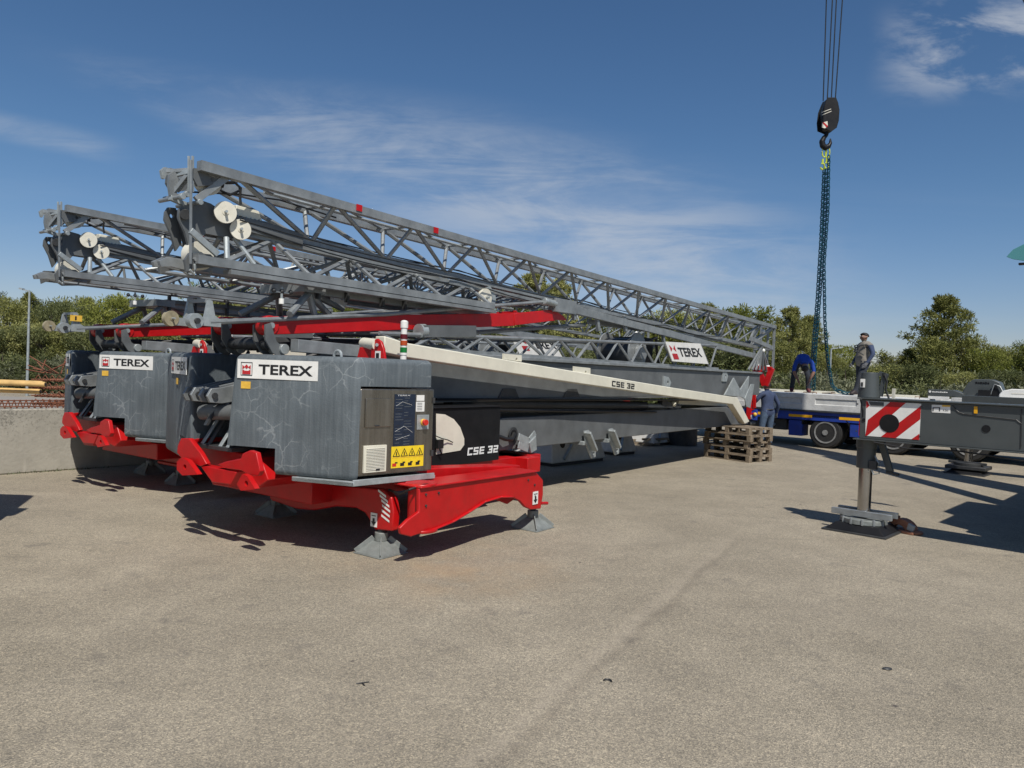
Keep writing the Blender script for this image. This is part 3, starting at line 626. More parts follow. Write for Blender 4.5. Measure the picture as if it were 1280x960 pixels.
    pts = [V(-.6, p0.y - 1.2, zL[0]), V(-.6, p2.y, zL[0]), V(-.6, p2.y, .78), V(-.6, p1.y + .3, zL[1]), V(-.6, p0.y - .2, zL[1]), V(-.6, p0.y - 1.2, .95)]
    g.prism(pts, (1.2, 0, 0), 'box'); lb = g.build('lower_mast_box', root, .01)
    s = G(); hc = F(641, 543, .625); s.tube(hc, hc + X * .012, .10, 'dark', 20); s.tube(hc + X * .002, hc + X * .016, .065, 'black', 16); s.pipe([F(622, 545, .66), F(632, 549, .70), F(640, 549, .68), F(643, 542, .66)], .03, 'hose'); s.build('cable_port', lb)
    for a, b_ in ((660, 552), (735, 552), (765, 549)):
        p = F(a, b_, .66); s = G(); w = .05
        if a == 660:
            s.bar(F(648, 546, .7), F(661, 552, .7), .02, .10, 'galv'); s.bar(F(648, 556, .7), F(660, 561, .7), .02, .10, 'galv'); s.bar(F(661, 551, .7), F(669, 541, .7), .02, .08, 'galv')
            s.prism([F(q, r_, .70) for q, r_ in [(660, 553), (668, 545), (669, 562), (662, 566)]], (.03, 0, 0), 'galv')
        else:
            h_ = 1.0; s.plate([p + V(0, -.14, .17), p + V(0, .0, .18), p + V(0, .24, -.08), p + V(0, .24, -.25), p + V(0, .12, -.27), p + V(0, -.08, -.02)], [circ(p + V(0, .17, -.19), .03, Y, Z)], .025, 'galv', X)
            s.hexa([p + V(.0, -.15, .14), p + V(.12, -.15, .14), p + V(.12, .09, -.15), p + V(.0, .09, -.15), p + V(.0, -.12, .17), p + V(.12, -.12, .17), p + V(.12, .12, -.12), p + V(.0, .12, -.12)], 'galv')
            s.obox(p + V(-.30, -.14, -.05), X * .30, Y * .06, Z * .06, 'galv')
        s.build('hinge_bracket', lb, .004)
    # rams and rods in the gap
    g = G(); g.tube(F(560, 503, .5), F(806, 507, .5), .075, 'dark', 12); g.tube(F(806, 507, .5), F(838, 508, .5), .045, 'lat', 10); g.bar(F(825, 503, .5), F(848, 511, .5), .10, .12, 'dark')
    g.build('erection_ram', root)
    g = G(); g.tube(F(545, 499, .66), F(880, 500, .66), .018, 'black', 6); g.tube(F(560, 512, .66), F(820, 515, .64), .022, 'black', 6); g.tube(F(546, 500.5, .5), F(700, 499, .5), .02, 'galv', 6); g.build('guy_rod', root)
    g = G(); g.bar(F(843, 500, .4), F(915, 504, .4), .2, .16, 'beige'); g.ball(F(842, 505, .55), .055, 'beige'); g.build('ram_cover', root, .01)
    # ---------- beige strut
    g = G(); xb = .86
    A, B = F(480, 432, xb), F(922, 501, xb)
    g.prism([F(a, b_, xb + .07) for a, b_ in [(481, 420), (509, 428.7), (700, 461), (840, 484.4), (922, 497), (937, 527), (931, 530), (916, 505.5), (840, 496), (707, 477), (508, 447), (481, 441)]], (-.14, 0, 0), 'beige')
    bs = g.build('beige_strut', root, .012)
    for a0, a1, bb in ((629, 651, 443), (717, 737, 459)):
        s = G()
        P3 = [F(a0, bb + 6, xb + .03), F(a1, bb + 9, xb + .03), F(a1, bb + 1, xb + .03), F(a0, bb - 1, xb + .03)]
        s.plate(P3, [circ((P3[1] * .7 + P3[3] * .3) + V(0, 0, -.0), .022, Y, Z, 12)], .03, 'beige', X); s.build('mounting_tab', bs, .003)
    s = G(); a0 = F(765, 482.6, xb + .074); a1 = F(793, 486.6, xb + .074); hh = .085
    d = (a1 - a0)
    for q in block_word('CSE 32', .2): s.add([a0 + d * a + Z * (b_ * hh) for a, b_ in q], [(0, 1, 2, 3)], 'ink')
    s.build('type_lettering', bs, 0, 0)
    # ---------- jib lattice (upper)
    g = G(); tA, tB = F(249, 207, .5), F(969, 409, .5); bA, bB = F(348, 293, .28), F(946, 434, .28)
    mx = lambda p: V(.5 - p.x, p.y, p.z); mx0 = lambda p: V(-p.x, p.y, p.z)
    bA0 = bA + (bA - bB).normalized() * .9
    n0 = 14; t0 = tA.lerp(tB, .022)
    truss(g, 0, 0, n0, [(t0, tB, 0.001), (bA0.lerp(bB, .05), bB, .001), (mx(t0), mx(tB), .001), (mx(bA0.lerp(bB, .05)), mx(bB), .001)], [(0, 1, .5), (2, 3, .5)], 0, .024, 'lat')
    g.bar(tA, tB, .075, .085, 'lat'); g.bar(mx(tA), mx(tB), .075, .085, 'lat'); g.bar(bA, bB, .05, .07, 'lat'); g.bar(mx(bA), mx(bB), .05, .07, 'lat')
    for k in range(n0 + 1):
        t = k / n0; a = t0.lerp(tB, t); g.tube(a, mx(a), .018, 'lat', 6)
        if k < n0: a2 = t0.lerp(tB, (k + 1) / n0); g.tube(a, mx(a2), .014, 'lat', 6)
        b_ = bA.lerp(bB, t); g.tube(b_, mx(b_), .018, 'lat', 6)
    g.tube(F(330, 240, .25), F(940, 408, .25), .018, 'galv', 6); g.bar(F(344, 240, 0), F(420, 258, 0), .1, .08, 'lat')
    j1 = g.build('jib_section', root, 0, 35)
    for a, b_ in ((449, 260), (545, 288)): s = G(); p = F(a, b_, .543); s.box(tuple(p + V(0, -.04, -.032)), tuple(p + V(.004, .04, .035)), 'red'); s.build('red_marking', j1, 0, 0)
    s = G(); s.pipe([F(278, 234, .2), F(280, 228, .25), F(292, 227, .25), F(301, 235, .25), F(300, 246, .25), F(301, 256, .25)], .012, 'hose'); s.pipe([F(276, 230, .2), F(276, 238, .25), F(287, 244, .25), F(300, 238, .2), F(296, 229, .2), F(282, 229, .2)], .012, 'hose'); s.pipe([F(240, 240, .3), F(300, 243, .2), F(350, 250, .1), F(420, 272, .1)], .009, 'hose'); s.build('power_cable', j1)
    # lower jib lattice
    g = G(); A, B = F(245, 324, .5), F(616, 383, .5); C, D = F(352, 303, .28), F(612, 364, .28); C0 = C + (C - D).normalized() * .6
    truss(g, 0, 0, 4, [(A.lerp(B, .06), B, .001), (C0, D, .001), (mx(A.lerp(B, .06)), mx(B), .001), (mx(C0), mx(D), .001)], [(0, 1, .5), (2, 3, .5)], 0, .024, 'lat')
    g.bar(A, B, .075, .075, 'lat'); g.bar(mx(A), mx(B), .075, .075, 'lat'); g.bar(C0, D, .06, .05, 'lat'); g.bar(mx(C0), mx(D), .06, .05, 'lat')
    for k in range(5): a = A.lerp(B, k / 4); g.tube(a, mx(a), .018, 'lat', 6); b_ = C0.lerp(D, k / 4); g.tube(b_, mx(b_), .016, 'lat', 6)
    g.bar(A + V(.0, .3, -.07), B + V(0, 0, -.07), .12, .04, 'lat')
    g.prism([F(a, b_, .3) for a, b_ in [(598, 383), (616, 385), (618, 372), (611, 358), (603, 360)]], (.03, 0, 0), 'galv')
    g.build('jib_section', root, 0, 35)
    g = G(); A3, B3 = V(-.45, A.y + .3, A.z + .02), V(-.45, B.y + .8, B.z); C3, D3 = V(-.45, A.y + .8, 2.90), V(-.45, B.y + .5, 2.88); A4, B4 = V(-.9, A3.y, A3.z), V(-.9, B3.y, B3.z)
    truss(g, 0, 0, 5, [(A3, B3, -.022), (C3, D3, -.022), (A4, B4, -.022)], [(0, 1, .5), (2, 1, .5)], 0, .017, 'lat'); g.build('jib_tie_lattice', root, 0, 35)
    for off, sag, x in ((0, .10, .45), (.05, .16, .2), (-.04, .22, .35), (.02, .05, .05)):
        g = G(); a_, b_ = F(300, 275, x), F(905, 418, x); g.pipe([a_.lerp(b_, k / 24) + Z * (off - sag * math.sin(math.pi * ((k * 4) % 24) / 24) * .35 - sag * .3 * math.sin(math.pi * k / 24)) for k in range(25)], .008, 'rope', 5); g.build('wire_rope', root)
    g = G(); A5, B5 = F(432, 320, .05), F(705, 374, .05); C5, D5 = F(432, 352, .12), F(668, 386, .12)
    truss(g, 0, 0, 8, [(A5, B5, -.022), (C5, D5, -.022)], [(0, 1, .5)], 0, .015, 'lat'); truss(g, 0, 0, 8, [(A5 - X * .35, B5 - X * .35, -.02), (C5 - X * .4, D5 - X * .4, -.02)], [(0, 1, .3)], 0, .014, 'lat'); g.build('brace_lattice', root, 0, 35)
    # jib continuation bars to the right
    g = G(); g.bar(F(560, 352, .3), F(866, 421, .3), .05, .06, 'lat'); g.bar(F(560, 352, .1), F(866, 421, .1), .05, .06, 'lat'); g.bar(F(690, 380, .42), F(952, 447, .42), .06, .12, 'lat'); g.bar(F(735, 402, .2), F(950, 432, .2), .05, .08, 'lat')
    g.bar(F(690, 381, .42), F(716, 385, .42), .14, .2, 'lat'); g.tube(F(680, 376, .45), F(694, 380, .45), .05, 'galv', 12)
    for a, b_ in ((716, 386), (746, 400), (780, 400), (828, 418)): g.bar(F(a, b_ - 6, .4), F(a + 2, b_ + 14, .4), .05, .07, 'lat')
    g.build('folding_link', root, .004)
    # end frame
    g = G()
    for x in (.5, .34, .16, 0):
        a = F(968, 408, .5); g.bar(V(x, a.y, a.z), V(x, a.y + .02, 1.98), .05, .06, 'lat')
    for dz in (0, .6, 1.1): a = F(968, 408, .5); g.bar(V(0, a.y, a.z - dz), V(.5, a.y, a.z - dz), .06, .06, 'lat')
    q = F(968, 408, .5); g.bar(V(.5, q.y, q.z), V(.27, q.y - 1.1, 2.7), .05, .05, 'lat'); g.bar(V(0, q.y, q.z), V(.22, q.y - 1.1, 2.7), .05, .05, 'lat'); g.bar(V(.5, q.y - .1, 2.6), V(.5, q.y - 1.8, 2.75), .06, .1, 'lat')
    for k in range(7): g.bar(V(.5, q.y - .9 - .02 * k, 2.62), V(.5, q.y - 1.9 + .28 * k, 2.0), .04, .04, 'lat')
    g.ball(V(.4, q.y - .6, 3.0), .06, 'white'); g.ball(V(.52, q.y - .9, 2.5), .05, 'white')
    g.build('end_frame', root)
    # mast lattice between jib and mast box
    g = G(); A, B = F(590, 421, .52), F(896, 432, .52); A = A + (A - B).normalized() * 1.6; E0, E1 = F(651, 449, .56), F(946, 466, .56); E0 = V(.56, A.y, E0.z)
    truss(g, 0, 0, 11, [(A, B, -.026), (V(.56, A.y, 1.97), V(.56, B.y, 1.97), .045), (mx0(A), mx0(B), -.028), (V(-.56, A.y, 1.97), V(-.56, B.y, 1.97), .045)], [(0, 1, .5), (2, 3, .5)], 0, .022, 'lat')
    g.tube(F(588, 416, .2), F(731, 406, .2), .03, 'lat'); 
    for k in range(13): a = A.lerp(B, k / 12); g.tube(a, mx0(a), .014, 'lat', 6)
    g.bar(F(525, 414, .5), F(590, 414, .5), .14, .14, 'box'); g.tube(F(523, 414, .5), F(530, 414, .5), .085, 'galv', 14)
    g.build('mast_lattice', root, 0, 35)
    # winch behind the lattice
    g = G(); c = F(777, 440, 0); g.tube(c - X * .3, c + X * .3, .26, 'dark', 24); g.tube(c - X * .33, c - X * .3, .36, 'lat', 24); g.tube(c + X * .3, c + X * .33, .36, 'lat', 24); g.box(tuple(c + V(-.35, .3, -.35)), tuple(c + V(.2, .9, .3)), 'black'); g.tube(c + V(.33, 0, 0), c + V(.45, 0, 0), .14, 'lat', 16)
    g.pipe([c + V(.3, .3, .2), c + V(.4, .6, .3), c + V(.3, .9, -.1), c + V(.3, 1.1, -.3)], .03, 'hose'); g.ball(c + V(.42, .75, -.36), .06, 'red'); g.ball(c + V(.42, -.75, -.36), .06, 'red'); g.build('winch', root, .006)
    # banner
    g = G(); tl, tr, br, bl = [F(a, b_, .64) for a, b_ in [(831, 427), (875, 429.5), (885, 455), (840, 451.5)]]
    ux = (tr - tl); uy = (tl - bl); g.hexa([bl - X * .01, br - X * .01, br + X * .01, bl + X * .01, tl - X * .01, tr - X * .01, tr + X * .01, tl + X * .01], 'white')
    g.build('banner', root, 0, 0)
    bn = root.children[-1]; s = G(); w, h_ = ux.length, uy.length; uxn, uyn = ux.normalized(), uy.normalized()
    s.text('TEREX', bl + uxn * w * .26 + uyn * h_ * .25 + X * .014, uxn, uyn, w * .66, h_ * .48, 'ink', off=.03)
    for q, mm in (([(.06, .1), (.20, .1), (.20, .4), (.06, .4)], 'rink'), ([(.06, .5), (.12, .65), (.06, .85)], 'rink'), ([(.20, .5), (.20, .85), (.14, .65)], 'rink')):
        s.add([bl + ux * a + uy * b_ + X * .014 for a, b_ in q], [tuple(range(len(q)))], mm)
    s.build('banner_print', bn, 0, 0)
    # ---------- red derrick arms
    for x in (.36, -.34):
        A, B, C = F(336, 407, .36), F(640, 399.5, .36), F(690, 394, .36); A, B, C = [V(x, p.y, p.z) for p in (A, B, C)]
        g = G(); g.bar(A, B, .10, .175, 'red'); g.bar(B - Y * .02, C, .115, .165, 'red'); c0 = A - Y * .02; g.tube(c0 - X * .06, c0 + X * .06, .095, 'red', 24)
        g.prism([C + V(.055, 0, .065), C + V(.055, 0, -.065), C + V(.055, .35, -.05), C + V(.055, .2, .02)], (-.11, 0, 0), 'red')
        ra = g.build('red_arm', root, .006)
        s = G(); s.tube(c0 - X * .085, c0 + X * .085, .028, 'galv', 12); s.build('pin', ra)
        g = G(); g.plate([c0 + V(-.09, -.03, .02), c0 + V(-.09, -.09, 0), c0 + V(-.09, -.085, -.14), c0 + V(-.09, .0, -.26), c0 + V(-.09, .10, -.30), c0 + V(-.09, .18, -.24), c0 + V(-.09, .04, -.15)], [], .02, 'box', X)
        g.plate([c0 + V(.09, -.03, .02), c0 + V(.09, -.09, 0), c0 + V(.09, -.085, -.14), c0 + V(.09, .0, -.26), c0 + V(.09, .10, -.30), c0 + V(.09, .18, -.24), c0 + V(.09, .04, -.15)], [], .02, 'box', X)
        g.tube(c0 + V(-.13, .12, -.22), c0 + V(.13, .12, -.22), .05, 'galv', 14); g.build('link_plate', root, .003)
    g = G(); c0 = F(336, 430, .36); g.tube(V(-.36, c0.y, c0.z), V(.36, c0.y, c0.z), .055, 'dark', 14); g.tube(V(0, c0.y, c0.z), V(0, c0.y + 2.4, c0.z + .1), .07, 'dark', 14); g.build('derrick_ram', root)
    g = G(); g.bar(F(368, 432, .62), F(470, 441, .62), .12, .12, 'lat'); g.bar(F(345, 430, -.2), F(560, 436, -.2), .12, .1, 'lat'); g.build('frame_rail', root, .005)
    # rod above the red arm, with eye ends and white sheave
    for x in (.42, .10):
        a, b_ = F(262, 403, .42), F(684, 377, .42); a, b_ = V(x, a.y, a.z), V(x, b_.y, b_.z); mid = V(x, F(480, 393, .42).y, F(480, 393, .42).z)
        g = G(); g.pipe([a, mid, b_], .024, 'lat', 8); c = V(x, F(243, 401, .42).y, F(243, 401, .42).z)
        (g.tube(c - X * .035, c + X * .035, .066, 'galv', 20), g.tube(c - X * .06, c + X * .06, .025, 'dark', 10)) if x > .2 else None; g.bar(c, a + Y * .1, .04, .07, 'galv')
        g.prism([c + V(-.02, .08, .0), c + V(-.02, .30, .0), c + V(-.02, .19, .06), c + V(-.02, .16, .19), c + V(-.02, .12, .19), c + V(-.02, .10, .08)], (.03, 0, 0), 'galv')
        g.build('pendant_rod', root)
    c = F(243, 401, .42); s = G(); s.bar(V(.42, c.y + .14, c.z + .19), V(.10, c.y + .14, c.z + .19), .03, .03, 'lat'); s.build('pendant_spreader', root)
    sh = F(213, 398, .1); sheave(sh, .068, .05, 'brownsheave').build('rope_pulley', root)
    # struts under the lower jib
    g = G(); hub = F(386, 366, .3); g.box(tuple(hub + V(-.65, -.12, 0)), tuple(hub + V(.08, .15, .09)), 'lat')
    for a, b_, x in ((362, 393, .5), (393, 394, .3), (412, 395, .2), (428, 386, .1)): g.tube(hub + V(0, 0, 0), F(a, b_, x), .035, 'lat', 8)
    for a, b_, x in ((300, 393, -.3), (350, 394, -.4)): g.tube(hub + V(-.5, 0, 0), F(a, b_, x), .035, 'lat', 8)
    for dx_ in (0, -.55):
        g.bar(F(392, 364, .28) + X * dx_, F(640, 398, .28) + X * dx_, .09, .07, 'lat'); g.bar(F(392, 357, .34) + X * dx_, F(600, 384, .34) + X * dx_, .07, .05, 'box')
    for a in (398, 434, 478, 506): p = F(a, 358 + (a - 392) * .14, .35); g.bar(p + Z * .1, p - Z * .12, .03, .05, 'dark')
    g.build('mast_strut', root)
    sheave(F(424, 374, .0), .10, .06).build('rope_pulley', root); sheave(F(606, 372, .34), .12, .05).build('rope_pulley', root)
    g = G(); p = F(352, 372, .5); g.tube(p + Z * -.05, p + Z * .10, .012, 'galv', 8); g.bar(p + V(0, -.07, .05), p + V(0, .09, .05), .01, .01, 'galv')
    g.tube(p - Z * .06, p - Z * .01, .025, 'white', 10)
    for dy in (-.09, 0, .10): g.ball(p + V(0, dy, .06), .024, 'dark', 8)
    g.build('anemometer', root)
    # ---------- jib head
    def pl(pts, x, th=.03, m='box', both=True, holes=()):
        P3 = [F(a, b_, x) for a, b_ in pts]; hs = [circ(F(a, b_, x), r, Y, Z, 14) for a, b_, r in holes]
        h.plate(P3, hs, th, m, X)
        if both: h.plate([mx(p) for p in P3], [[mx(p) for p in q] for q in hs], th, m, X)
    h = G(); pl([(241, 210), (250, 212), (262, 220), (275, 226), (262, 232), (246, 233), (240, 222)], .46)
    pl([(238, 254), (248, 250), (262, 255), (275, 264), (300, 272), (330, 277), (348, 284), (355, 291), (340, 295), (318, 293), (300, 300), (275, 296), (255, 292), (246, 302), (240, 300), (236, 285)], .3, .05)
    pl([(223, 262), (227, 256), (236, 257), (240, 275), (243, 302), (236, 312), (230, 290), (222, 272)], .36, .03, holes=[(231, 267, .02)])
    pl([(211, 218), (216, 214), (222, 216), (221, 238), (219, 247), (212, 245), (210, 232)], .3, .035, 'lat', False)
    pl([(200, 213), (205, 209), (212, 211), (214, 218), (207, 219), (205, 224), (202, 223)], .2, .03, 'galv', False)
    pl([(236, 316), (262, 318), (270, 326), (300, 331), (262, 334), (240, 336), (232, 340), (230, 325)], .46)
    pl([(190, 327), (202, 322), (226, 326), (232, 332), (230, 340), (205, 334), (192, 334)], .2, .04, 'lat')
    h.bar(F(221, 218, .3), F(243, 213, .46), .03, .04, 'galv'); h.bar(F(217, 240, .3), F(236, 216, .4), .03, .03, 'lat'); h.bar(F(245, 250, .42), F(284, 221, .48), .05, .06, 'lat')
    h.bar(F(212, 247, .3), F(232, 256, .3), .04, .04, 'galv'); h.bar(F(208, 214, .25), F(240, 212, .42), .02, .03, 'lat'); h.bar(F(222, 240, .3), F(243, 214, .42), .02, .02, 'lat'); h.bar(F(252, 221, .25), F(232, 240, .1), .02, .02, 'lat')
    for x in (.46,):
        for a in (236, 241):
            h.bar(V(x, F(a, 195, .46).y, F(a, 195, .46).z), V(x, F(a, 240, .46).y, F(a, 240, .46).z), .008, .022, 'galv')
    h.bar(F(239, 200, .5), F(238, 330, .5), .014, .02, 'lat')
    h.bar(F(238, 288, .5), F(272, 318, .5), .03, .055, 'galv')
    for a, b_ in ((232, 243), (226, 246), (248, 253), (239, 214)): c = F(a, b_, .42); h.tube(mx(c), c, .018, 'lat', 10); h.tube(c, c + X * .04, .026, 'galv', 10)
    h.tube(F(232, 268, .10), F(232, 268, .42), .045, 'dark', 14); h.bar(F(226, 262, .12), F(245, 335, .12), .06, .08, 'dark'); h.bar(F(225, 262, .2), F(240, 330, .2), .05, .07, 'dark')
    h.tube(F(283, 297, .4), F(284, 324, .46), .026, 'galv', 8); h.tube(F(293, 297, .35), F(318, 331, .46), .024, 'galv', 8); h.tube(F(275, 297, .3), F(262, 318, .05), .024, 'lat', 8); h.tube(F(276, 297, .1), F(300, 320, .02), .024, 'lat', 8)
    h.pipe([F(237, 337, .5), F(243, 343, .5), F(244, 337, .5), F(243, 330, .5)], .012, 'galv'); h.pipe([F(228, 338, .3), F(237, 345, .3), F(262, 345, .3), F(264, 338, .3)], .012, 'lat')
    h.bar(F(300, 280, .3), F(375, 300, .28), .10, .12, 'box'); h.bar(F(300, 280, .2), F(375, 300, .22), .10, .12, 'box'); h.box(tuple(F(262, 290, .22)), tuple(F(285, 262, .28)), 'dark')
    h.build('jib_head', root, .004)
    sheave(F(259, 226, .40), .125, .05).build('rope_pulley', root)
    for a, b_, r in ((281.5, 265.5, .097), (300.5, 287, .093)):
        sheave(F(a, b_, .42), r, .028, 'sheave', V(.93, -.36, 0)).build('rope_pulley', root)
    sheave(F(247, 320, .36), .125, .10).build('rope_pulley', root)
    g = G(); c = F(308, 265, .28); g.hexa([c + V(-.12, -.12, -.04), c + V(.02, -.12, -.05), c + V(.02, .17, -.07), c + V(-.12, .17, -.07), c + V(-.12, -.12, .05), c + V(.02, -.12, .04), c + V(.02, .12, .03), c + V(-.12, .12, .03)], 'beige')
    for k in range(6): g.ball(c + V(.02, -.1 + .045 * k, -.06), .014, 'galv', 6)
    g.build('rope_guard_box', root, .008)
    # ---------- red linkage at the far end
    g = G(); yy = F(952, 470, .4).y + .1
    p = lambda a, b_: FS(a, b_, yy)
    g.bar(p(945, 462), p(946, 478), .12, .16, 'red'); g.bar(p(948, 458), p(956, 482), .1, .14, 'red'); g.bar(p(965, 460), p(957, 482), .1, .14, 'red'); g.bar(p(943, 459), p(965, 461), .1, .10, 'red'); g.bar(p(944, 475), p(937, 500), .12, .18, 'red'); g.bar(p(938, 495), p(936, 524), .12, .12, 'red'); g.bar(p(943, 478), p(943, 510), .05, .08, 'red'); g.bar(p(934, 485), p(944, 500), .03, .04, 'red')
    for k in range(5): g.bar(p(934, 500 + k * 5), p(943, 496 + k * 5), .03, .03, 'red')
    for a, b_ in ((945, 457), (958, 459)): g.tube(p(a, b_), p(a + 4, b_), .05, 'white', 10)
    g.build('red_linkage', root, .006)
    g = G(); g.box(tuple(p(926, 524)), tuple(p(941, 512) + V(.1, .1, 0)), 'blue'); g.ball(p(944, 518), .05, 'ora'); g.tube(p(928, 522), p(940, 521), .06, 'galv'); g.build('valve_block', root, .005)
    return root
crane = make_crane()
# second crane, parked beyond and to the left
DV = V(-2.80, 2.76, 0)
c2 = copy_tree(crane); c2.location = crane.location + DV + V(0, 0, .0)
for ch_ in list(crane.children):   # this post is only visible on the second crane; on the nearest one it is folded away
    nm_ = ch_.name.split('.')[0]
    if nm_ == 'stabiliser_post' or (nm_ == 'foot_pad' and abs(ch_.data.vertices[0].co.x - .32) < .06 and ch_.data.vertices[0].co.y < .1 and ch_.data.vertices[0].co.x > 0):
        for k_ in list(ch_.children): bpy.data.objects.remove(k_)
        bpy.data.objects.remove(ch_)
for ch_ in list(c2.children):
    nm_ = ch_.name.split('.')[0]
    if nm_ == 'outrigger_leg' or (nm_ == 'foot_pad' and abs(ch_.data.vertices[0].co.x - 1.3) < .35 and ch_.data.vertices[0].co.y < 1):
        for k_ in list(ch_.children): bpy.data.objects.remove(k_)
        bpy.data.objects.remove(ch_)
for ch_ in c2.children:
    if ch_.type == 'MESH' and min(v.co.z for v in ch_.data.vertices) > 2.3: ch_.location.z += .14
def c2part(nm_): return [o for o in c2.children if o.name.split('.')[0] == nm_][0]
g = G(); c_ = V(.04, -.83, 1.43); g.obox(c_, V(0, .11, .02), V(0, -.01, .06), V(.004, 0, 0), 'ora'); g.build('yellow_sticker', c2part('lifting_arm'), 0, 0)
g = G(); g.obox(V(.17, -.86, 1.40), V(0, .11, .02), V(0, -.01, .06), V(.004, 0, 0), 'ora'); g.build('yellow_sticker', c2part('lifting_arm'), 0, 0)
g = G(); c_ = F(243, 401, .42); c_ = V(.445, c_.y + .06, c_.z + .09); g.obox(c_, Y * .14, Z * .075, X * .004, 'ora'); g.text('1', c_ + V(.006, .055, .014), Y, Z, .02, .048, 'ink', off=.03); g.build('yellow_tag', c2part('pendant_rod'), 0, 0)
tag(c2, 'folded tower crane standing behind the nearest one, beside the concrete yard wall at the left', 'tower crane', 'folded tower cranes parked side by side')
# ================================================================== YARD SETTING
# yard wall at the left, running roughly parallel to the cranes
w0, w1 = at_z(0, 593.6), at_z(192, 580); wd_ = (w1 - w0).normalized(); wn = V(wd_.y, -wd_.x, 0)
g = G(); a = w0 - wd_ * 6; b_ = w0 + wd_ * 17
pr = [(0, 0), (0, .10), (-.05, .94), (-.27, .94), (-.32, .1), (-.32, 0)]
loft(g, [a + wn * x + Z * z for x, z in pr], [b_ + wn * x + Z * z for x, z in pr], 'wall')
wl = g.build('yard_wall', None, .02, 30); tag(wl, 'low stained concrete wall along the left edge of the yard', 'wall')
for k_ in (-3.2, -.2, 2.8, 5.8, 8.8):
    g = G(); c_ = w0 + wd_ * k_; g.prism([c_ + wn * (x + .003) + Z * z for x, z in ((0, .02), (0, .10), (-.05, .93), (-.09, .93), (-.04, .10), (-.04, .02))], wd_ * .012, 'dark'); g.build('joint', wl, 0, 0)
g = G(); rn = random.Random(8)
for k_ in range(520):
    tt = rn.uniform(-3, 9); 
    if math.sin(tt * 2.3) + rn.uniform(-.6, .6) < .1: continue
    b0 = w0 + wd_ * tt + wn * rn.uniform(.005, .07); hh_ = rn.uniform(.015, .055); d_ = V(rn.uniform(-.03, .03), rn.uniform(-.03, .03), hh_); s_ = V(.006, .003, 0)
    g.add([b0 - s_, b0 + s_, b0 + d_], [(0, 1, 2)], 'leafs')
_w = g.build('weeds', None, 0, 0); _w['kind'] = 'stuff'; tag(_w, 'thin dry weeds and dirt along the foot of the concrete wall', 'weeds')
# rusty mesh standing along the top of the wall
g = G(); top = lambda t, z=.94, o=-.16: w0 + wd_ * t + wn * o + Z * z
for z in (.97, 1.02, 1.06): g.tube(top(-5, z), top(1.9, z), .009, 'rust', 5)
for k in range(90): t = -5 + k * .077; g.tube(top(t, .94), top(t + .04, 1.07), .008, 'rust', 4); g.tube(top(t + .04, 1.07), top(t + .077, .94), .008, 'rust', 4)
tag(g.build('reinforcement_girder'), 'rusty zigzag reinforcement girder lying along the top of the concrete wall', 'steel girder')
# ochre pipes and rusty mesh stack beyond the wall
for k, (yy, zz) in enumerate(((14.4, 1.17), (14.9, 1.17), (14.6, 1.02))):
    g = G(); xr = at_y(57 - 3 * k, 482, yy).x; g.tube((xr - 6, yy, zz), (xr, yy, zz), .05, 'pipe', 14); g.tube((xr - .01, yy, zz), (xr + .004, yy, zz), .035, 'dark', 14)
    tag(g.build('steel_pipe'), ('ochre steel pipe in front in the rack behind the wall', 'ochre steel pipe at the back in the rack behind the wall', 'ochre steel pipe lowest in the rack behind the wall')[k], 'pipe', 'ochre pipes racked behind the wall')
g = G()
for xx in (-14.5, -11.6): g.box((xx, 14.2, 0), (xx + .1, 14.3, 1.12), 'rust'); g.box((xx, 15.0, 0), (xx + .1, 15.1, 1.12), 'rust'); g.box((xx, 14.2, .90), (xx + .1, 15.1, .96), 'rust')
tag(g.build('pipe_rack'), 'low rusty rack carrying the ochre pipes behind the wall', 'rack')
rnd = random.Random(5)
for k in range(6):
    g = G(); zc = .42 + k * .16; x0 = at_y(47, 490, 15.2).x + rnd.uniform(-.15, .15)
    for i in range(16): g.tube((x0 + i * .12, 14.9, zc), (x0 + i * .12, 16.4, zc), .010, 'rust', 4)
    for j in range(9): g.tube((x0 - .1, 14.95 + j * .17, zc + .02), (x0 + 1.95, 14.95 + j * .17, zc + .02), .012, 'rust', 4)
    for i in range(14): g.tube((x0 + i * .14, 14.9, zc + .02), (x0 + i * .14 + .07, 14.9, zc + .12), .008, 'rust', 4); g.tube((x0 + i * .14 + .07, 14.9, zc + .12), (x0 + i * .14 + .14, 14.9, zc + .02), .008, 'rust', 4)
    tag(g.build('mesh_mat'), ['lowest', 'second from the ground', 'third from the ground', 'fourth from the ground', 'fifth from the ground', 'topmost'][k] + ' rusty mesh mat in the stack behind the wall', 'steel mesh', 'rusty mesh mats stacked behind the wall')
g = G()
for k in range(10): a = rnd.uniform(0, 6.28); g.tube((at_y(60, 480, 15.6).x + rnd.uniform(-.3, .3), 15.6, 1.36), (at_y(60, 480, 15.6).x + rnd.uniform(-.5, .5), 15.6 + rnd.uniform(-.3, .3), 1.36 + rnd.uniform(.05, .35)), .012, 'rust', 4)
tag(g.build('scrap_rods'), 'tangle of rusty rods lying on top of the mesh stack', 'scrap iron')
# service strip, verge
g = G(); g.add([(-90, 24, .004), (-4, 24, .004), (-4, 30, .004), (-90, 30, .004)], [(0, 1, 2, 3)], 'road'); struct(g, 'road')
g = G(); g.add([(-200, 33.5, .004), (200, 33.5, .004), (200, 300, .004), (-200, 300, .004)], [(0, 1, 2, 3)], 'verge'); struct(g, 'verge')
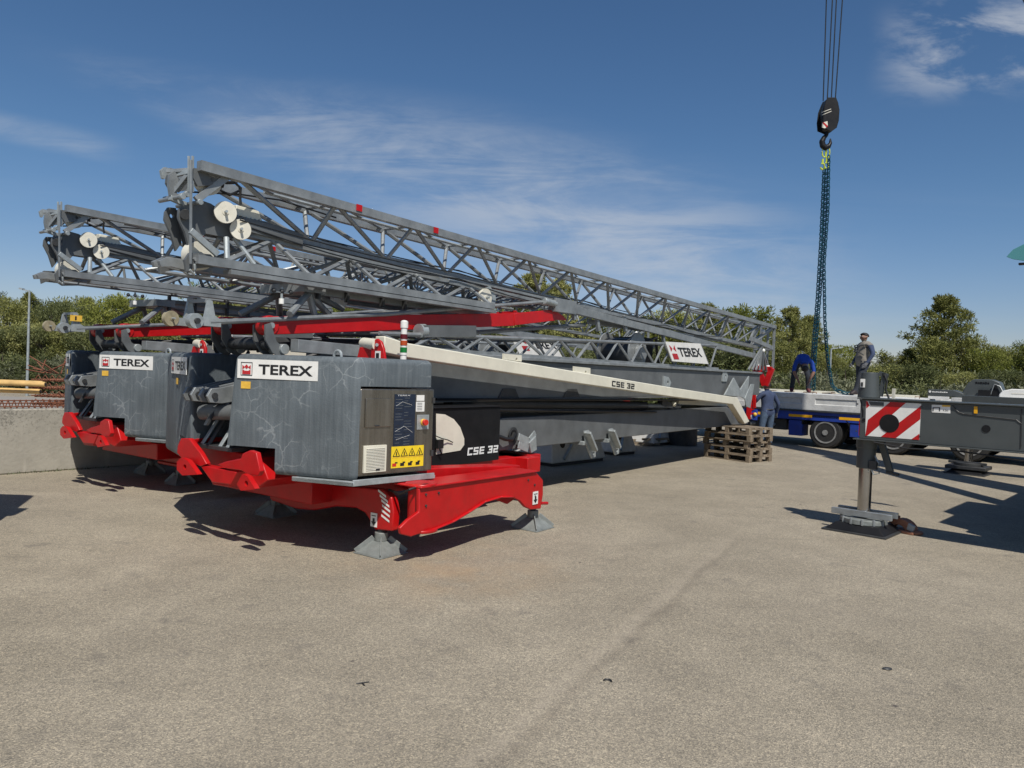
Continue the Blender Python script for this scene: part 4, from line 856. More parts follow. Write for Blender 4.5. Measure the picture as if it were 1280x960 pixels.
# small litter on the yard
rnd = random.Random(11)
for k, (a, b_, lb, c_) in enumerate([(1109, 837, 'flat dark pebble right of the long tyre streak, nearest the right edge', 'pebble'), (760, 852, 'black curled scrap of rubber on the asphalt left of the tyre streak', 'scrap'), (452, 856, 'small dark twig on the asphalt in the left foreground', 'twig')]):
    p = at_z(a, b_); g = G()
    if c_ == 'twig': g.pipe([p + V(-.03, 0, .006), p + V(0, .01, .008), p + V(.035, .03, .006)], .003, 'hose', 5); g.pipe([p + V(0, .01, .008), p + V(.02, -.02, .006)], .003, 'hose', 5)
    elif c_ == 'scrap': g.pipe([p + V(-.025, 0, .008), p + V(-.01, .012, .010), p + V(.012, .008, .010), p + V(.02, -.01, .006)], .005, 'hose', 5)
    else: g.ball(p + Z * .006, .024, 'dark', 10, (1.3, .7, .35)); g.ball(p + V(.02, .012, .005), .012, 'dark', 8, (1.2, .8, .4))
    tag(g.build(c_), lb, c_)

# ================================================================== PALLETS
pc, pl_, prr = at_z(935, 578.5), at_z(868, 569), at_z(958, 575.5)
ex = (pl_ - pc).normalized(); ey = V(ex.y, -ex.x, 0)
if ey.dot(prr - pc) < 0: ey = -ey
pal_lab = ['lowest', 'second from the ground', 'middle', 'fourth from the ground', 'topmost']
def make_pallet():
    r_ = thing('wooden_pallet', 'x', 'pallet', (0, 0, 0), 0, 'pallets stacked under the mast end'); rn = random.Random(2)
    for k in range(5):
        y0 = k * .168; gg = G(); gg.box((0, y0, .122), (1.2, y0 + rn.uniform(.10, .135), .144), 'wood'); gg.build('deck_board', r_, .002)
    for k in range(3):
        gg = G(); gg.box((k * .55, 0, .10), (k * .55 + .10, .8, .1205), 'wood'); gg.build('cross_board', r_, .002)
        for j in range(3): gg = G(); gg.box((k * .55, j * .35, .022), (k * .55 + .10, j * .35 + .10, .0995), 'wood'); gg.build('block', r_, .003)
        gg = G(); gg.box((0, k * .35, 0), (1.2, k * .35 + .10, .0215), 'wood'); gg.build('bottom_board', r_, .002)
    return r_
p0_ = make_pallet()
for k in range(5):
    o = p0_ if k == 0 else copy_tree(p0_)
    o.location = pc + Z * (.0 + k * .1455) + ex * (.03 * ((k * 7) % 3 - 1)) + ey * .02 * ((k * 5) % 3); o.rotation_euler = (0, 0, math.atan2(ex.y, ex.x) + R((0, 1.5, -1, .8, -2)[k]))
    # pallet local y must point along ey
    if Z.cross(ex).dot(ey) < 0: o.scale = (1, 1, 1); o.location = o.location + ey * .8; 
    tag(o, pal_lab[k] + ' weathered wooden pallet in the stack under the mast end', 'pallet', 'pallets stacked under the mast end')
# broken timber pile further back
g = G(); c = at_z(806, 557); rn = random.Random(4)
for k in range(9): a = c + V(rn.uniform(-.5, .4), rn.uniform(-.1, .5), .05 + .055 * (k // 3)); g.bar(a, a + V(rn.uniform(.3, .7), rn.uniform(-.2, .2), rn.uniform(0, .05)), .09, .05, 'wood')
tag(g.build('timber_pile'), 'small untidy pile of brown timber offcuts on the ground beyond the mast', 'timber')

# ================================================================== BALLAST BLOCKS ON THE GROUND
def ground_block(a, b_, w, h, lab, rz_=0):
    """pale concrete ballast block standing on the yard: near long edge from a to b_"""
    a, b_ = Vector(a), Vector(b_); d = (b_ - a).normalized(); n_ = V(-d.y, d.x, 0); L_ = (b_ - a).length
    r_ = thing('ballast_block', lab, 'ballast block', a, math.atan2(d.y, d.x), 'pale ballast blocks on the yard')
    g = G(); loft(g, [V(0, 0, .06), V(L_, 0, .06), V(L_, w, .06), V(0, w, .06)], [V(.10, .12, h), V(L_ - .16, .12, h), V(L_ - .16, w, h), V(.10, w, h)], 'slab'); g.build('block', r_, .03, 30, 3)
    s = G(); s.box((.05, .05, 0), (L_ - .05, w, .06), 'dark'); s.build('base', r_)
    s = G(); s.tube((L_ * .22, .065, h * .72), (L_ * .22, .10, h * .72), .07, 'black', 16); s.build('socket', r_)
    s = G(); s.bar((L_ * .2, -.01, .12), (L_ * .5, .10, h), .04, .05, 'galv'); s.build('strap', r_)
def gw(a, b_): return at_z(a, b_)
ground_block(gw(690, 584), gw(758, 576), .9, .55, 'pale concrete ballast block on the ground midway under the mast')
ground_block(gw(770, 570), gw(797, 567.5), .9, .55, 'pale ballast block on the ground nearer the pallet stack')
ground_block(gw(622, 583), gw(676, 579), .9, .50, 'pale ballast block on the ground just behind the red outrigger arm')
ground_block(gw(817, 558), gw(846, 555), .9, .55, 'farthest pale ballast block, beside the dark drum under the mast')
g = G(); c = gw(857, 558); g.tube(c + V(0, .4, 0), c + V(0, .4, .62), .38, 'dark', 26); g.tube(c + V(0, .4, .62), c + V(0, .4, .66), .40, 'black', 26)
tag(g.build('storage_drum', None, .01), 'dark grey upright drum in the shade left of the pallet stack', 'drum')

# ================================================================== TRAILER
tx = V(.75, -.66, 0).normalized(); ty = V(.66, .75, 0).normalized(); T0 = at_z(1030.5, 560.5); TR = math.atan2(tx.y, tx.x)
def T2L(p): p = p - T0; return V(p.dot(tx), p.dot(ty), p.z)
def FT(px, py, yl=0.0):
    o = T2L(CAM); d = ray(px, py); d = V(d.dot(tx), d.dot(ty), d.z); return o + d * ((yl - o.y) / d.y)
tr = thing('flatbed_trailer', 'long blue trailer with orange side markers carrying concrete slabs behind the workers', 'trailer', T0, TR)
g = G(); g.box((-4.2, -.02, .72), (9, .06, .95), 'blue'); g.box((-4.2, -.06, .95), (9, 2.5, .985), 'dark'); g.box((-4.2, 2.4, .72), (9, 2.48, .95), 'blue'); g.box((-4.2, .7, .55), (9, .9, .94), 'dark'); g.box((-4.2, 1.6, .55), (9, 1.8, .94), 'dark')
fr = g.build('frame', tr, .006)
for x0, x1, z0 in ((-.98, -.62, .28), (.62, 1.05, .36)):
    g = G(); g.box((x0, .0, z0), (x1, .5, .70), 'blue'); g.build('side_box', tr, .01)
g = G(); g.prism([V(-.62, -.02, .70), V(-.44, -.02, .87), V(.44, -.02, .87), V(.62, -.02, .70), V(.62, -.02, .60), V(.5, -.02, .80), V(-.5, -.02, .80), V(-.62, -.02, .60)], (0, .4, 0), 'black'); g.build('mudguard', tr)
for x0, x1 in ((-2.2, -1.75), (-.98, -.35), (.35, 1.0), (1.35, 1.9), (2.4, 3.2), (4.2, 5.0)):
    g = G(); g.box((x0, -.026, .79), (x1, -.021, .86), 'amber'); g.build('reflector_strip', tr, 0, 0)
for x0 in (-1.72, -2.5): g = G(); g.box((x0, -.03, .76), (x0 + .34, -.022, .89), 'white'); g.build('number_plate', tr, 0, 0)
g = G(); 
for k in range(4): g.tube((-2.4 + k * .28, .1, .52), (-2.15 + k * .28, .3, .50 + .05 * (k % 2)), .06, 'lat', 10)
g.box((-2.6, .15, .40), (-1.1, .5, .70), 'dark'); g.build('valve_gear', tr, .006)
def wheel(x, y=-.0, r=.42, rimc='rim', parent=None, side=-1):
    g = G(); g.tube((x, y, r), (x, y + .26, r), r - .03, 'tyre', 36); g.tube((x, y + .02, r), (x, y + .24, r), r, 'tyre', 40)
    t = g.build('tyre', parent, .012)
    s = G(); c = V(x, y, r)
    def ring(r0, r1, y0, y1, m, n=32):
        A = [c + V(math.cos(q) * r0, y0, math.sin(q) * r0) for q in [2 * math.pi * i / n for i in range(n)]]; B = [c + V(math.cos(q) * r1, y1, math.sin(q) * r1) for q in [2 * math.pi * i / n for i in range(n)]]
        s.add(A + B, [(i, (i + 1) % n, n + (i + 1) % n, n + i) for i in range(n)], m)
    ring(r * .68, r * .60, -.014, -.010, rimc); ring(r * .68, r * .69, -.014, .004, rimc); ring(r * .60, r * .56, -.010, .05, rimc); ring(r * .56, r * .50, .05, .07, rimc); ring(r * .50, r * .28, .07, .05, 'dark'); ring(r * .28, .0, .05, .05, 'dark')
    s.tube(c + V(0, -.02, 0), c + V(0, .06, 0), r * .17, rimc, 16)
    for k in range(10):
        q = 2 * math.pi * k / 10; s.tube(c + V(math.cos(q) * r * .36, .03, math.sin(q) * r * .36), c + V(math.cos(q) * r * .36, .07, math.sin(q) * r * .36), .014, 'galv', 6)
    s.build('rim', t)
    return t
for k in range(5):
    wheel(0 + k * 1.66, -.0, .42, 'rim', tr)
    wheel(0 + k * 1.66, .30, .41, 'rim', tr); wheel(0 + k * 1.66, 2.1, .42, 'rim', tr)
# slabs on the trailer
def slab(x0, x1, y0, y1, z0, z1, lab, panels=True):
    r_ = thing('concrete_slab', lab, 'concrete slab', T0 + tx * x0 + ty * y0 + Z * z0, TR, 'concrete slabs loaded on the trailer'); L_ = x1 - x0; W_ = y1 - y0; H_ = z1 - z0
    g = G(); g.box((0, 0, 0), (L_, W_, H_), 'slab'); ob = g
    if panels:
        cs = []
        n_ = max(1, int(L_ / 1.25)); st_ = L_ / n_
        for i in range(n_):
            c_ = G(); c_.box((i * st_ + .18, -.1, H_ * .38), ((i + 1) * st_ - .18, .022, H_ * .72), 'slab'); cs.append(c_)
        ob = bdiff(g, cs, 'slab')
    ob.build('slab_body', r_, .012, 30)
    s = G()
    for i in range(3): s.pipe([V(.3 + i * (L_ - .6) / 2, .3, H_ - .02), V(.3 + i * (L_ - .6) / 2, .3, H_ + .05), V(.3 + i * (L_ - .6) / 2 + .1, .3, H_ + .05), V(.3 + i * (L_ - .6) / 2 + .1, .3, H_ - .02)], .012, 'rust', 6)
    s.build('lifting_loop', r_)
slab(-3.3, 2.35, .0, 1.15, .99, 1.43, 'long pale concrete slab nearest the camera on the trailer, under the chains')
slab(-3.2, 2.45, 1.2, 2.4, .99, 1.43, 'pale concrete slab on the far side of the trailer, under the standing worker')
slab(2.9, 5.3, .0, 1.2, .99, 1.50, 'rough concrete slab on the trailer showing just above the grey outrigger beam')
slab(5.4, 9.0, .0, 1.2, .99, 1.50, 'rough concrete slab at the right end of the trailer beneath the white rounded cover')
g = G(); g.box((-2.9, 2.25, 1.43), (.2, 2.33, 1.50), 'beige'); g.box((-2.9, 2.1, 1.43), (-1.4, 2.18, 1.47), 'beige'); g.box((.35, 2.0, 1.43), (1.7, 2.3, 1.49), 'beige')
for k in range(8): g.box((-2.9 + .55 * k, 1.7, 1.43), (-2.75 + .55 * k, 2.35, 1.46), 'wood')
_o = g.build('timber_battens', None, .004); _o.location = T0; _o.rotation_euler = (0, 0, TR); tag(_o, 'pale timber battens lying along the far edge of the loaded slabs', 'timber batten')
# things on top of right-hand slabs
def place_T(g, name, x, y, z, lab, cat, bev=.01, parts=()):
    r_ = thing(name, lab, cat, T0 + tx * x + ty * y + Z * z, TR); g.build('body', r_, bev)
    for nm, s in parts: s.build(nm, r_, 0.002)
    return r_
def xat(px, y=.3): return FT(px, 495, y).x
x = xat(1160, .5); g = G(); g.prism([V(0, 0, 0), V(.78, 0, 0), V(.76, 0, .10), V(.55, 0, .17), V(0, 0, .17)], (0, .5, 0), 'mgrey'); s = G(); s.tube((.05, -.012, .11), (.05, 0, .11), .028, 'white', 12); [s.box((.10 + .043 * i, -.006, .092), (.10 + .043 * i + .034, -.001, .122 - .006 * (i % 2)), 'white') for i in range(8)]
s2 = G(); s2.box((.02, -.03, -.07), (.48, -.005, .0), 'white'); place_T(g, 'tool_box', x, .45, 1.51, 'flat dark grey tool box with white lettering on the slabs behind the outrigger beam', 'tool box', .01, (('lettering', s), ('white_plate', s2)))
x = xat(1203, .8); g = G(); g.prism([V(-.05, 0, 0), V(.92, 0, 0), V(.78, 0, .40), V(.62, 0, .46), V(.25, 0, .46), V(.12, 0, .36)], (0, .45, 0), 'mgrey'); s = G(); s.prism([V(.62, -.01, .0), V(.86, -.01, .0), V(.72, -.01, .33), V(.66, -.01, .36)], (0, .02, 0), 'black'); [s.box((.28 + .05 * i, -.008, .345), (.28 + .05 * i + .04, -.002, .395 - .01 * (i % 2)), 'black') for i in range(6)]
s2 = G(); s2.box((.36, -.10, -.12), (.62, -.03, .20), 'black'); s2.pipe([V(.60, -.05, .05), V(.68, -.05, .35), V(.80, -.05, .30), V(.95, -.05, -.02)], .012, 'lat'); place_T(g, 'engine_cowl', x, .7, 1.51, 'tall dark sloping engine cowl standing on the trailer load in front of the trees', 'engine cowl', .02, (('front_panel', s), ('dark_hatch', s2)))
x = xat(1249, .5); g = G(); pts = [V(0, 0, 0), V(.95, 0, 0), V(.95, 0, .12), V(.86, 0, .20), V(.65, 0, .25), V(.25, 0, .25), V(.07, 0, .20), V(0, 0, .11)]
g.prism(pts, (0, .5, 0), 'white'); s = G(); s.box((.25, -.006, .13), (.62, -.002, .15), 'sheave'); place_T(g, 'rounded_cover', x, .45, 1.51, 'white rounded cover at the far right on top of the slabs', 'cover', .02, (('lettering', s),))

# ================================================================== MOBILE CRANE
mb = V(.73, -.69, 0).normalized(); mq = V(.69, .73, 0).normalized(); J0 = at_z(1079, 663); MR = math.atan2(mb.y, mb.x)
def FM(px, py, yl=-.2):
    o = CAM - J0; o = V(o.dot(mb), o.dot(mq), CAM.z); d = ray(px, py); d = V(d.dot(mb), d.dot(mq), d.z); return o + d * ((yl - o.y) / d.y)
mc = thing('mobile_crane', 'dark grey mobile crane at the right edge with extended outrigger beam and striped panel', 'mobile crane', J0, MR)
zb = FM(1078, 548, -.2).z; zt = FM(1078, 497, -.2).z; xl = FM(1075, 520, -.2).x
g = G(); g.box((xl, -.2, zb), (4.2, .2, zt - .018), 'mgrey'); g.box((xl - .03, -.235, zt - .016), (4.2, .235, zt), 'mgrey'); g.box((xl - .06, -.235, zb - .018), (4.2, .235, zb - .002), 'mgrey')
bm = g.build('outrigger_beam', mc, .004)
s = G()
def q10(px, py): return FM(1040 + px / 10.667, 480 + py / 10.667, -.2)
s.prism([q10(445, 690), q10(455, 225), q10(1190, 262), q10(1165, 745)], (0, -.003, 0), 'white')
def rp(pts, m='rink', d=.0045): P3 = [q10(*p) - Y * d for p in pts]; s.add(P3, [tuple(range(len(P3)))], m)
rp([(780, 238), (988, 250), (470, 690), (445, 690), (480, 480)], 'red'); rp([(1190, 288), (1178, 470), (852, 722), (652, 705)], 'red'); rp([(1167, 662), (1165, 745), (1058, 738)], 'red'); rp([(455, 228), (475, 230), (502, 290), (460, 325)], 'red')
s.build('hazard_panel', bm, 0, 0)
s = G(); s.prism([q10(490, 234), q10(690, 244), q10(692, 296), q10(520, 288)], (0, -.009, 0), 'mgrey'); s.build('cover_plate', bm, 0, 0)
s = G(); hc = q10(765, 525); s.tube(hc + Y * .0, hc - Y * .008, FM(0, 0).x * 0 + .105, 'black', 32); s.build('access_hole', bm)
s = G(); hc = q10(425, 480); s.tube(hc, hc - Y * .008, .02, 'black', 12); s.pipe([q10(375, 200) - Y * .004, q10(400, 300) - Y * .004, q10(415, 350) - Y * .004, q10(412, 440) - Y * .004], .006, 'black', 4)
s.prism([V(xl - .003, -.2, zb + .03), V(xl - .003, .1, zb + .03), V(xl - .003, -.2, zb + .22)], (-.003, 0, 0), 'red'); s.build('edge_marking', bm, 0, 0)
def q11(px, py): return FM(1160 + px / 10.667, 480 + py / 10.667, -.2)
s = G(); s.prism([q11(52, 378), q11(50, 275), q11(298, 285), q11(298, 392)], (0, -.003, 0), 'white'); s.prism([q11(190, 302), q11(190, 280), q11(296, 284), q11(296, 306)], (0, -.005, 0), 'ora')
for a, b_, c_, d_ in ((62, 310, 165, 322), (62, 322, 76, 362), (148, 322, 162, 362)): s.prism([q11(a, d_), q11(a, b_), q11(c_, b_), q11(c_, d_)], (0, -.005, 0), 'dark')
p = q11(200, 362); s.text('4.3m', p - Y * .005, X, Z, q11(270, 362).x - p.x, .022, 'dark'); s.build('outrigger_sign', bm, 0, 0)
s = G(); s.prism([q11(612, 392), q11(615, 298), q11(664, 300), q11(660, 396)], (0, -.012, 0), 'amber'); s.build('side_marker', bm, .002)
s = G(); hc = q11(776, 597); s.tube(hc, hc - Y * .006, .04, 'black', 20); s.build('round_port', bm)
s = G(); s.pipe([q11(*p) - Y * .003 for p in ((330, 285), (365, 330), (410, 375), (480, 400), (700, 425), (1180, 478), (1225, 515), (1252, 528))], .006, 'dark', 4); s.pipe([q11(1250, 330) - Y * .003, q11(1245, 600) - Y * .003, q11(1238, 855) - Y * .003], .006, 'dark', 4); s.build('panel_seam', bm, 0, 0)
# jack
g = G(); c = V(0, -.01, 0); g.tube(c + Z * (zb - .36), c + Z * (zb - .03), .105, 'mgrey', 28); g.tube(c + Z * (zb - .12), c + Z * (zb - .02), .115, 'mgrey', 28)
jk = g.build('jack_casing', mc, .006); g = G(); g.tube(c + Z * zt, c + Z * (zt + .30), .125, 'mgrey', 26, .095); g.build('jack_head', mc, .006)
s = G(); s.tube(c + Z * .24, c + Z * (zb - .34), .075, 'chrome', 28); s.build('jack_ram', jk)
s = G(); p = FM(1078, 478, -.12); s.box((p.x - .02, -.13, zt + .12), (p.x + .03, -.118, zt + .22), 'white'); s.box((p.x - .012, -.134, zt + .13), (p.x + .012, -.13, zt + .18), 'dark'); s.build('label_plate', jk, 0, 0)
s = G(); s.bar(V(.13, 0, zt + .02), V(.16, 0, zt + .30), .04, .04, 'mgrey'); s.bar(V(.10, 0, zt + .29), V(.20, 0, zt + .26), .04, .05, 'mgrey'); s.pipe([V(.17, -.03, zt + .28), V(.20, -.03, zt + .2), V(.19, -.03, zt + .1), V(.23, -.03, zt)], .012, 'hose'); s.bar(V(.24, .1, zt), V(.24, .1, zt + .12), .03, .03, 'sheave'); s.build('hose_bracket', jk)
s = G(); a = V(.14, .05, zb - .03); b2 = FM(1113, 590, .05); s.bar(a, b2, .06, .07, 'mgrey'); s.bar(b2 + V(-.04, 0, -.0), b2 + V(.09, 0, -.02), .08, .03, 'dark'); s.build('support_strut', mc, .004)
s = G(); s.pipe([V(.12, -.08, zb - .2), V(.17, -.10, zb - .28), V(.18, -.1, zb - .40), V(.12, -.1, zb - .42), V(.09, -.1, zb - .36)], .009, 'galv'); s.box((.07, -.12, zb - .36), (.15, -.06, zb - .26), 'dark'); s.build('locking_hook', mc)
# jack foot
s = G(); s.tube(c + Z * .19, c + Z * .25, .07, 'dark', 20)
s.tube(c + Z * .10, c + Z * .155, .25, 'padg', 12)
for k in range(12): a_ = 2 * math.pi * (k + .5) / 12; s.box((c.x + .245 * math.cos(a_) - .012, c.y + .245 * math.sin(a_) - .012, .095), (c.x + .245 * math.cos(a_) + .012, c.y + .245 * math.sin(a_) + .012, .17), 'lat')
s.obox(V(-.34, -.12, .175), V(.68, 0, .0), V(0, .05, 0), V(0, 0, .07), 'lat'); s.obox(V(-.34, .10, .175), V(.68, 0, .0), V(0, .05, 0), V(0, 0, .07), 'lat'); s.build('jack_foot', mc, .004)
# second jack on the far side
j2 = at_z(1210, 592) - J0; j2 = V(j2.dot(mb), j2.dot(mq), 0); s = G(); s.tube(j2 + Z * .22, j2 + Z * 1.02, .075, 'chrome', 24); s.tube(j2 + Z * 1.0, j2 + Z * 1.3, .11, 'mgrey', 24); k2 = s.build('jack_ram', mc)
s = G(); s.box((j2.x - .13, j2.y - .2, zb), (j2.x + 3.8, j2.y + .2, zt), 'mgrey'); s.build('outrigger_beam', mc, .006)
s = G(); s.tube(j2 + Z * .17, j2 + Z * .23, .27, 'dark', 12); s.obox(j2 + V(-.34, -.12, .2), V(.68, 0, 0), V(0, .05, 0), V(0, 0, .05), 'dark'); s.build('jack_foot', mc, .004)
# carrier, superstructure, cab, boom (outside the picture; they throw the shadows)
g = G(); g.box((1.85, .35, .45), (4.6, 12, 1.6), 'mgrey'); g.box((1.9, .5, 1.6), (3.4, 2.2, 2.3), 'mgrey'); g.box((1.95, 3.4, 1.6), (3.4, 7.6, 2.1), 'mgrey'); g.build('carrier', mc, .03)
for yy in (2.2, 4.2, 7.2, 9.2):
    for xx in (2.1, 4.2): g = G(); g.tube((xx, yy, .6), (xx + .35, yy, .6), .6, 'tyre', 32); t_ = g.build('tyre', mc, .02); s = G(); s.tube((xx - .01, yy, .6), (xx + .36, yy, .6), .32, 'rim', 20); s.build('rim', t_)
g = G(); g.box((2.5, 3.2, 1.6), (4.2, 7.0, 2.6), 'mgrey'); g.build('superstructure', mc, .05)
g = G(); g.hexa([V(2.10, .95, 1.7), V(3.1, .95, 1.7), V(3.1, 2.6, 1.7), V(2.10, 2.6, 1.7), V(2.25, 1.15, 3.15), V(3.0, 1.15, 3.15), V(3.0, 2.6, 3.15), V(2.25, 2.6, 3.15)], 'black'); cb_ = g.build('operator_cab', mc, .05)
gy = 1.0
def gw_(px, py): return FM(px, py, gy)
s = G(); pts = [gw_(1258, 321), gw_(1266, 312), (gw_(1280, 305)), gw_(1300, 297), gw_(1340, 292), gw_(1340, 330), gw_(1280, 326), gw_(1266, 324)]
s.prism(pts, (0, .012, 0), 'glass'); s.build('roof_window', cb_, .003); s = G(); s.box(tuple(gw_(1273, 331)), tuple(gw_(1330, 325) + V(0, .06, 0)), 'black'); s.build('window_hinge', cb_)
for xx in (-.06, .62, 1.9, 2.4):
    for zz in (.08, .40): s = G(); s.tube(V(xx, -.2, zb + zz), V(xx, -.21, zb + zz), .010, 'dark', 6); s.build('bolt', bm)
s = G(); s.pipe([V(.15, -.24, zb - .03), V(.5, -.22, zb - .07), V(1.0, -.2, zb - .05), V(1.6, -.2, zb - .09), V(2.4, -.2, zb - .05)], .010, 'hose', 6); s.build('hydraulic_hose', mc)
# ---- hook block and ropes
HY = 20.6
def H(px, py, dy=0.0): return at_y(px, py, HY + dy)
ztop = 23.0
bt = None
hb = thing('hook_block', 'black crane hook block with four ropes and a striped corner hanging in the sky', 'hook block', H(1034.5, 168))
hb0 = Vector(hb.location)
hb.rotation_euler = (0, 0, 0)
g = G(); hx_ = lambda l: [((a - 1035) * .86 + 1035, b_) for a, b_ in l]
out = [(1031, 124.5), (1043, 124.5), (1046, 131), (1048, 140), (1047, 153), (1044, 162), (1036, 167), (1029, 164), (1023, 162), (1022, 152), (1024, 139), (1028, 130)]
for dy, th in ((-.17, .02), (.15, .02)): g.prism([H(a, b_) - hb0 + Y * dy for a, b_ in hx_(out)], (0, th, 0), 'black')
g.prism([H(a, b_) - hb0 + Y * -.14 for a, b_ in [(1031, 126), (1043, 126), (1045, 150), (1040, 164), (1030, 162), (1027, 140)]], (0, .28, 0), 'dark')
for dx_ in (1037, ): 
    for dy in (-.1, -.03, .04): g.tube(H(dx_, 140) - hb0 + Y * dy, H(dx_, 140) - hb0 + Y * (dy + .03), .19, 'dark', 24)
hbd = g.build('block_cheeks', hb, .006)
s = G()
def hp(pts, m, d): s.prism([H(a, b_) - hb0 + Y * (-.172 - d) for a, b_ in pts], (0, -.002, 0), m)
hp([(1024.5, 156), (1031, 154), (1031.5, 160), (1028, 163), (1024, 162)], 'sheave', 0); hp([(1024.5, 156), (1026.5, 155.5), (1031.5, 160), (1030, 162)], 'red', .004)
for a in ([(1023.5, 143), (1035.5, 138.5), (1035.5, 139.3), (1023.5, 143.8)], [(1024, 147), (1036, 142), (1036, 141.2), (1024, 146.2)]): hp(a, 'sheave', 0)
s.build('block_marking', hbd, 0, 0)
s = G(); hk = [(1034, 165), (1033, 169), (1030, 172), (1027.5, 177), (1028.5, 182), (1031.5, 184.5), (1035.5, 183), (1038, 179), (1038, 174)]
rs = [.05, .05, .06, .075, .08, .08, .065, .045, .02]
for i in range(len(hk) - 1): s.tube(H(*hk[i]) - hb0, H(*hk[i + 1]) - hb0, rs[i], 'black', 10, rs[i + 1]); s.ball(H(*hk[i + 1]) - hb0, rs[i + 1], 'black', 10)
s.build('hook', hb)
for i, (xa, xb_) in enumerate(((1029, 1033), (1034, 1040.5), (1039, 1045.5), (1044, 1053))):
    a = H(xa, 126); b_ = H(xb_, 0); d = (b_ - a) / (b_.z - a.z); e_ = a + d * (ztop - a.z); s = G(); s.tube(a - hb0, e_ - hb0, .016, 'rope', 6); s.build('hoist_rope', hb)
    if i == 1: bt = e_
# boom
tipL = bt - J0; tipL = V(tipL.dot(mb), tipL.dot(mq), ztop + .4); bas = V(3.4, 4.4, 2.5); g = G()
for k, (t0, t1, w_) in enumerate(((0, .34, .85), (.33, .62, .62), (.61, 1.0, .42))): g.bar(bas.lerp(tipL, t0), bas.lerp(tipL, t1), w_, w_ * 1.15, 'mgrey')
g.build('telescopic_boom', mc, .02)
g = G(); g.tube(V(2.9, 2.4, 2.3), bas.lerp(tipL, .26) + V(-.1, -.5, -.5), .2, 'mgrey', 16); g.build('luffing_cylinder', mc)
# ---- chain sling
cs = thing('chain_sling', 'blue green chain sling with lime shackles hanging from the hook to the slab', 'chain sling', H(1032, 186)); cs0 = Vector(cs.location)
def chain(pts, m='chain', lk=.115, wr=.018):
    P3 = [Vector(p) for p in pts]; g = G(); flip = 0; seglen = [(P3[i + 1] - P3[i]).length for i in range(len(P3) - 1)]; tot_ = sum(seglen); n = int(tot_ / lk)
    def pos(t):
        d = t * tot_
        for i, l in enumerate(seglen):
            if d <= l or i == len(seglen) - 1: return P3[i].lerp(P3[i + 1], min(1, d / l))
            d -= l
    for k in range(n):
        a, b_ = pos(k / n), pos((k + 1) / n); d = (b_ - a).normalized(); s1 = d.cross(Y if k % 2 else (X + Y * .3)).normalized(); c_ = (a + b_) / 2; hl = lk * .66; hw = .044
        if k % 2: s1 = d.cross(s1).normalized() * .8 + s1 * .45; s1.normalize()
        g.pipe([c_ + d * (hl * math.sin(q) + .012 * (1 if math.sin(q) > 0 else -1)) + s1 * hw * math.cos(q) for q in [2 * math.pi * i / 8 for i in range(8)]], wr, m, 4, True)
    return g
slabtop = 1.44
legs = [[(1030, 212), (1026, 300), (1021, 380), (1016, 440), (1012, 486)], [(1033, 212), (1030, 300), (1024, 380), (1019, 440), (1017, 487)], [(1036, 195), (1035, 260), (1030, 330), (1031, 400), (1034, 445), (1040, 482), (1046, 488)], [(1034.5, 195), (1033, 260), (1030, 330)]]
for i, lg in enumerate(legs[:3]): chain([H(a, b_, (.25, -.1, -.25)[i]) - cs0 for a, b_ in lg]).build('chain_leg', cs)
q_ = H(1046, 488, -.25); chain([q_ - cs0, V(q_.x + .25, q_.y - .1, slabtop + .03) - cs0, V(q_.x + .5, q_.y + .05, slabtop + .03) - cs0]).build('chain_tail', cs)
s = G(); 
for a, b_ in (((1031, 184), (1030, 196)), ((1034, 185), (1035, 197))): p, q_ = H(*a) - cs0, H(*b_) - cs0; m_ = (p + q_) / 2; s.pipe([m_ + V(.06 * math.cos(t), 0, (p - q_).length * .55 * math.sin(t)) for t in [2 * math.pi * i / 12 for i in range(12)]], .018, 'lime', 6, True)
s.build('master_link', cs)
for a, b_ in ((1028, 208), (1033, 207)):
    s = G(); p = H(a, b_, -.05) - cs0; s.pipe([p + V(.055 * math.cos(t), 0, .085 * math.sin(t)) for t in [math.pi * (-.9 + 1.6 * i / 9) for i in range(10)]], .022, 'lime', 6); s.tube(p + V(0, 0, .06), p + V(0, 0, .2), .03, 'lime', 8); s.build('shortening_hook', cs)
# ---- mats under jacks
def matb(o, lab, wedge=False):
    m_ = thing('outrigger_mat', lab, 'outrigger mat', o, MR, 'mats under the outrigger jacks')
    s = G(); s.box((-.36, -.36, 0), (.36, .36, .022), 'dark'); s.build('steel_plate', m_, .003)
    s = G(); loft(s, [V(-.33, -.33, .023), V(.33, -.33, .023), V(.33, .33, .023), V(-.33, .33, .023)], [V(-.24, -.24, .10), V(.24, -.24, .10), V(.24, .24, .10), V(-.24, .24, .10)], 'black'); s.build('spreader', m_, .006)
matb(J0, 'black mat and plate under the near outrigger jack beside the brown wedge'); p = J0 + mb * j2.x + mq * j2.y; matb(V(p.x, p.y, 0), 'black mat under the farther outrigger jack at the right')
s = G(); s.obox(j2 * 0 + V(-.36, -.3, .10), V(.72, 0, 0), V(0, .6, 0), V(0, 0, .07), 'dark')
_o = s.build('timber_plate', None, .01); _o.location = V(p.x, p.y, 0); _o.rotation_euler = (0, 0, MR); tag(_o, 'dark board laid on the mat under the farther outrigger jack', 'board')
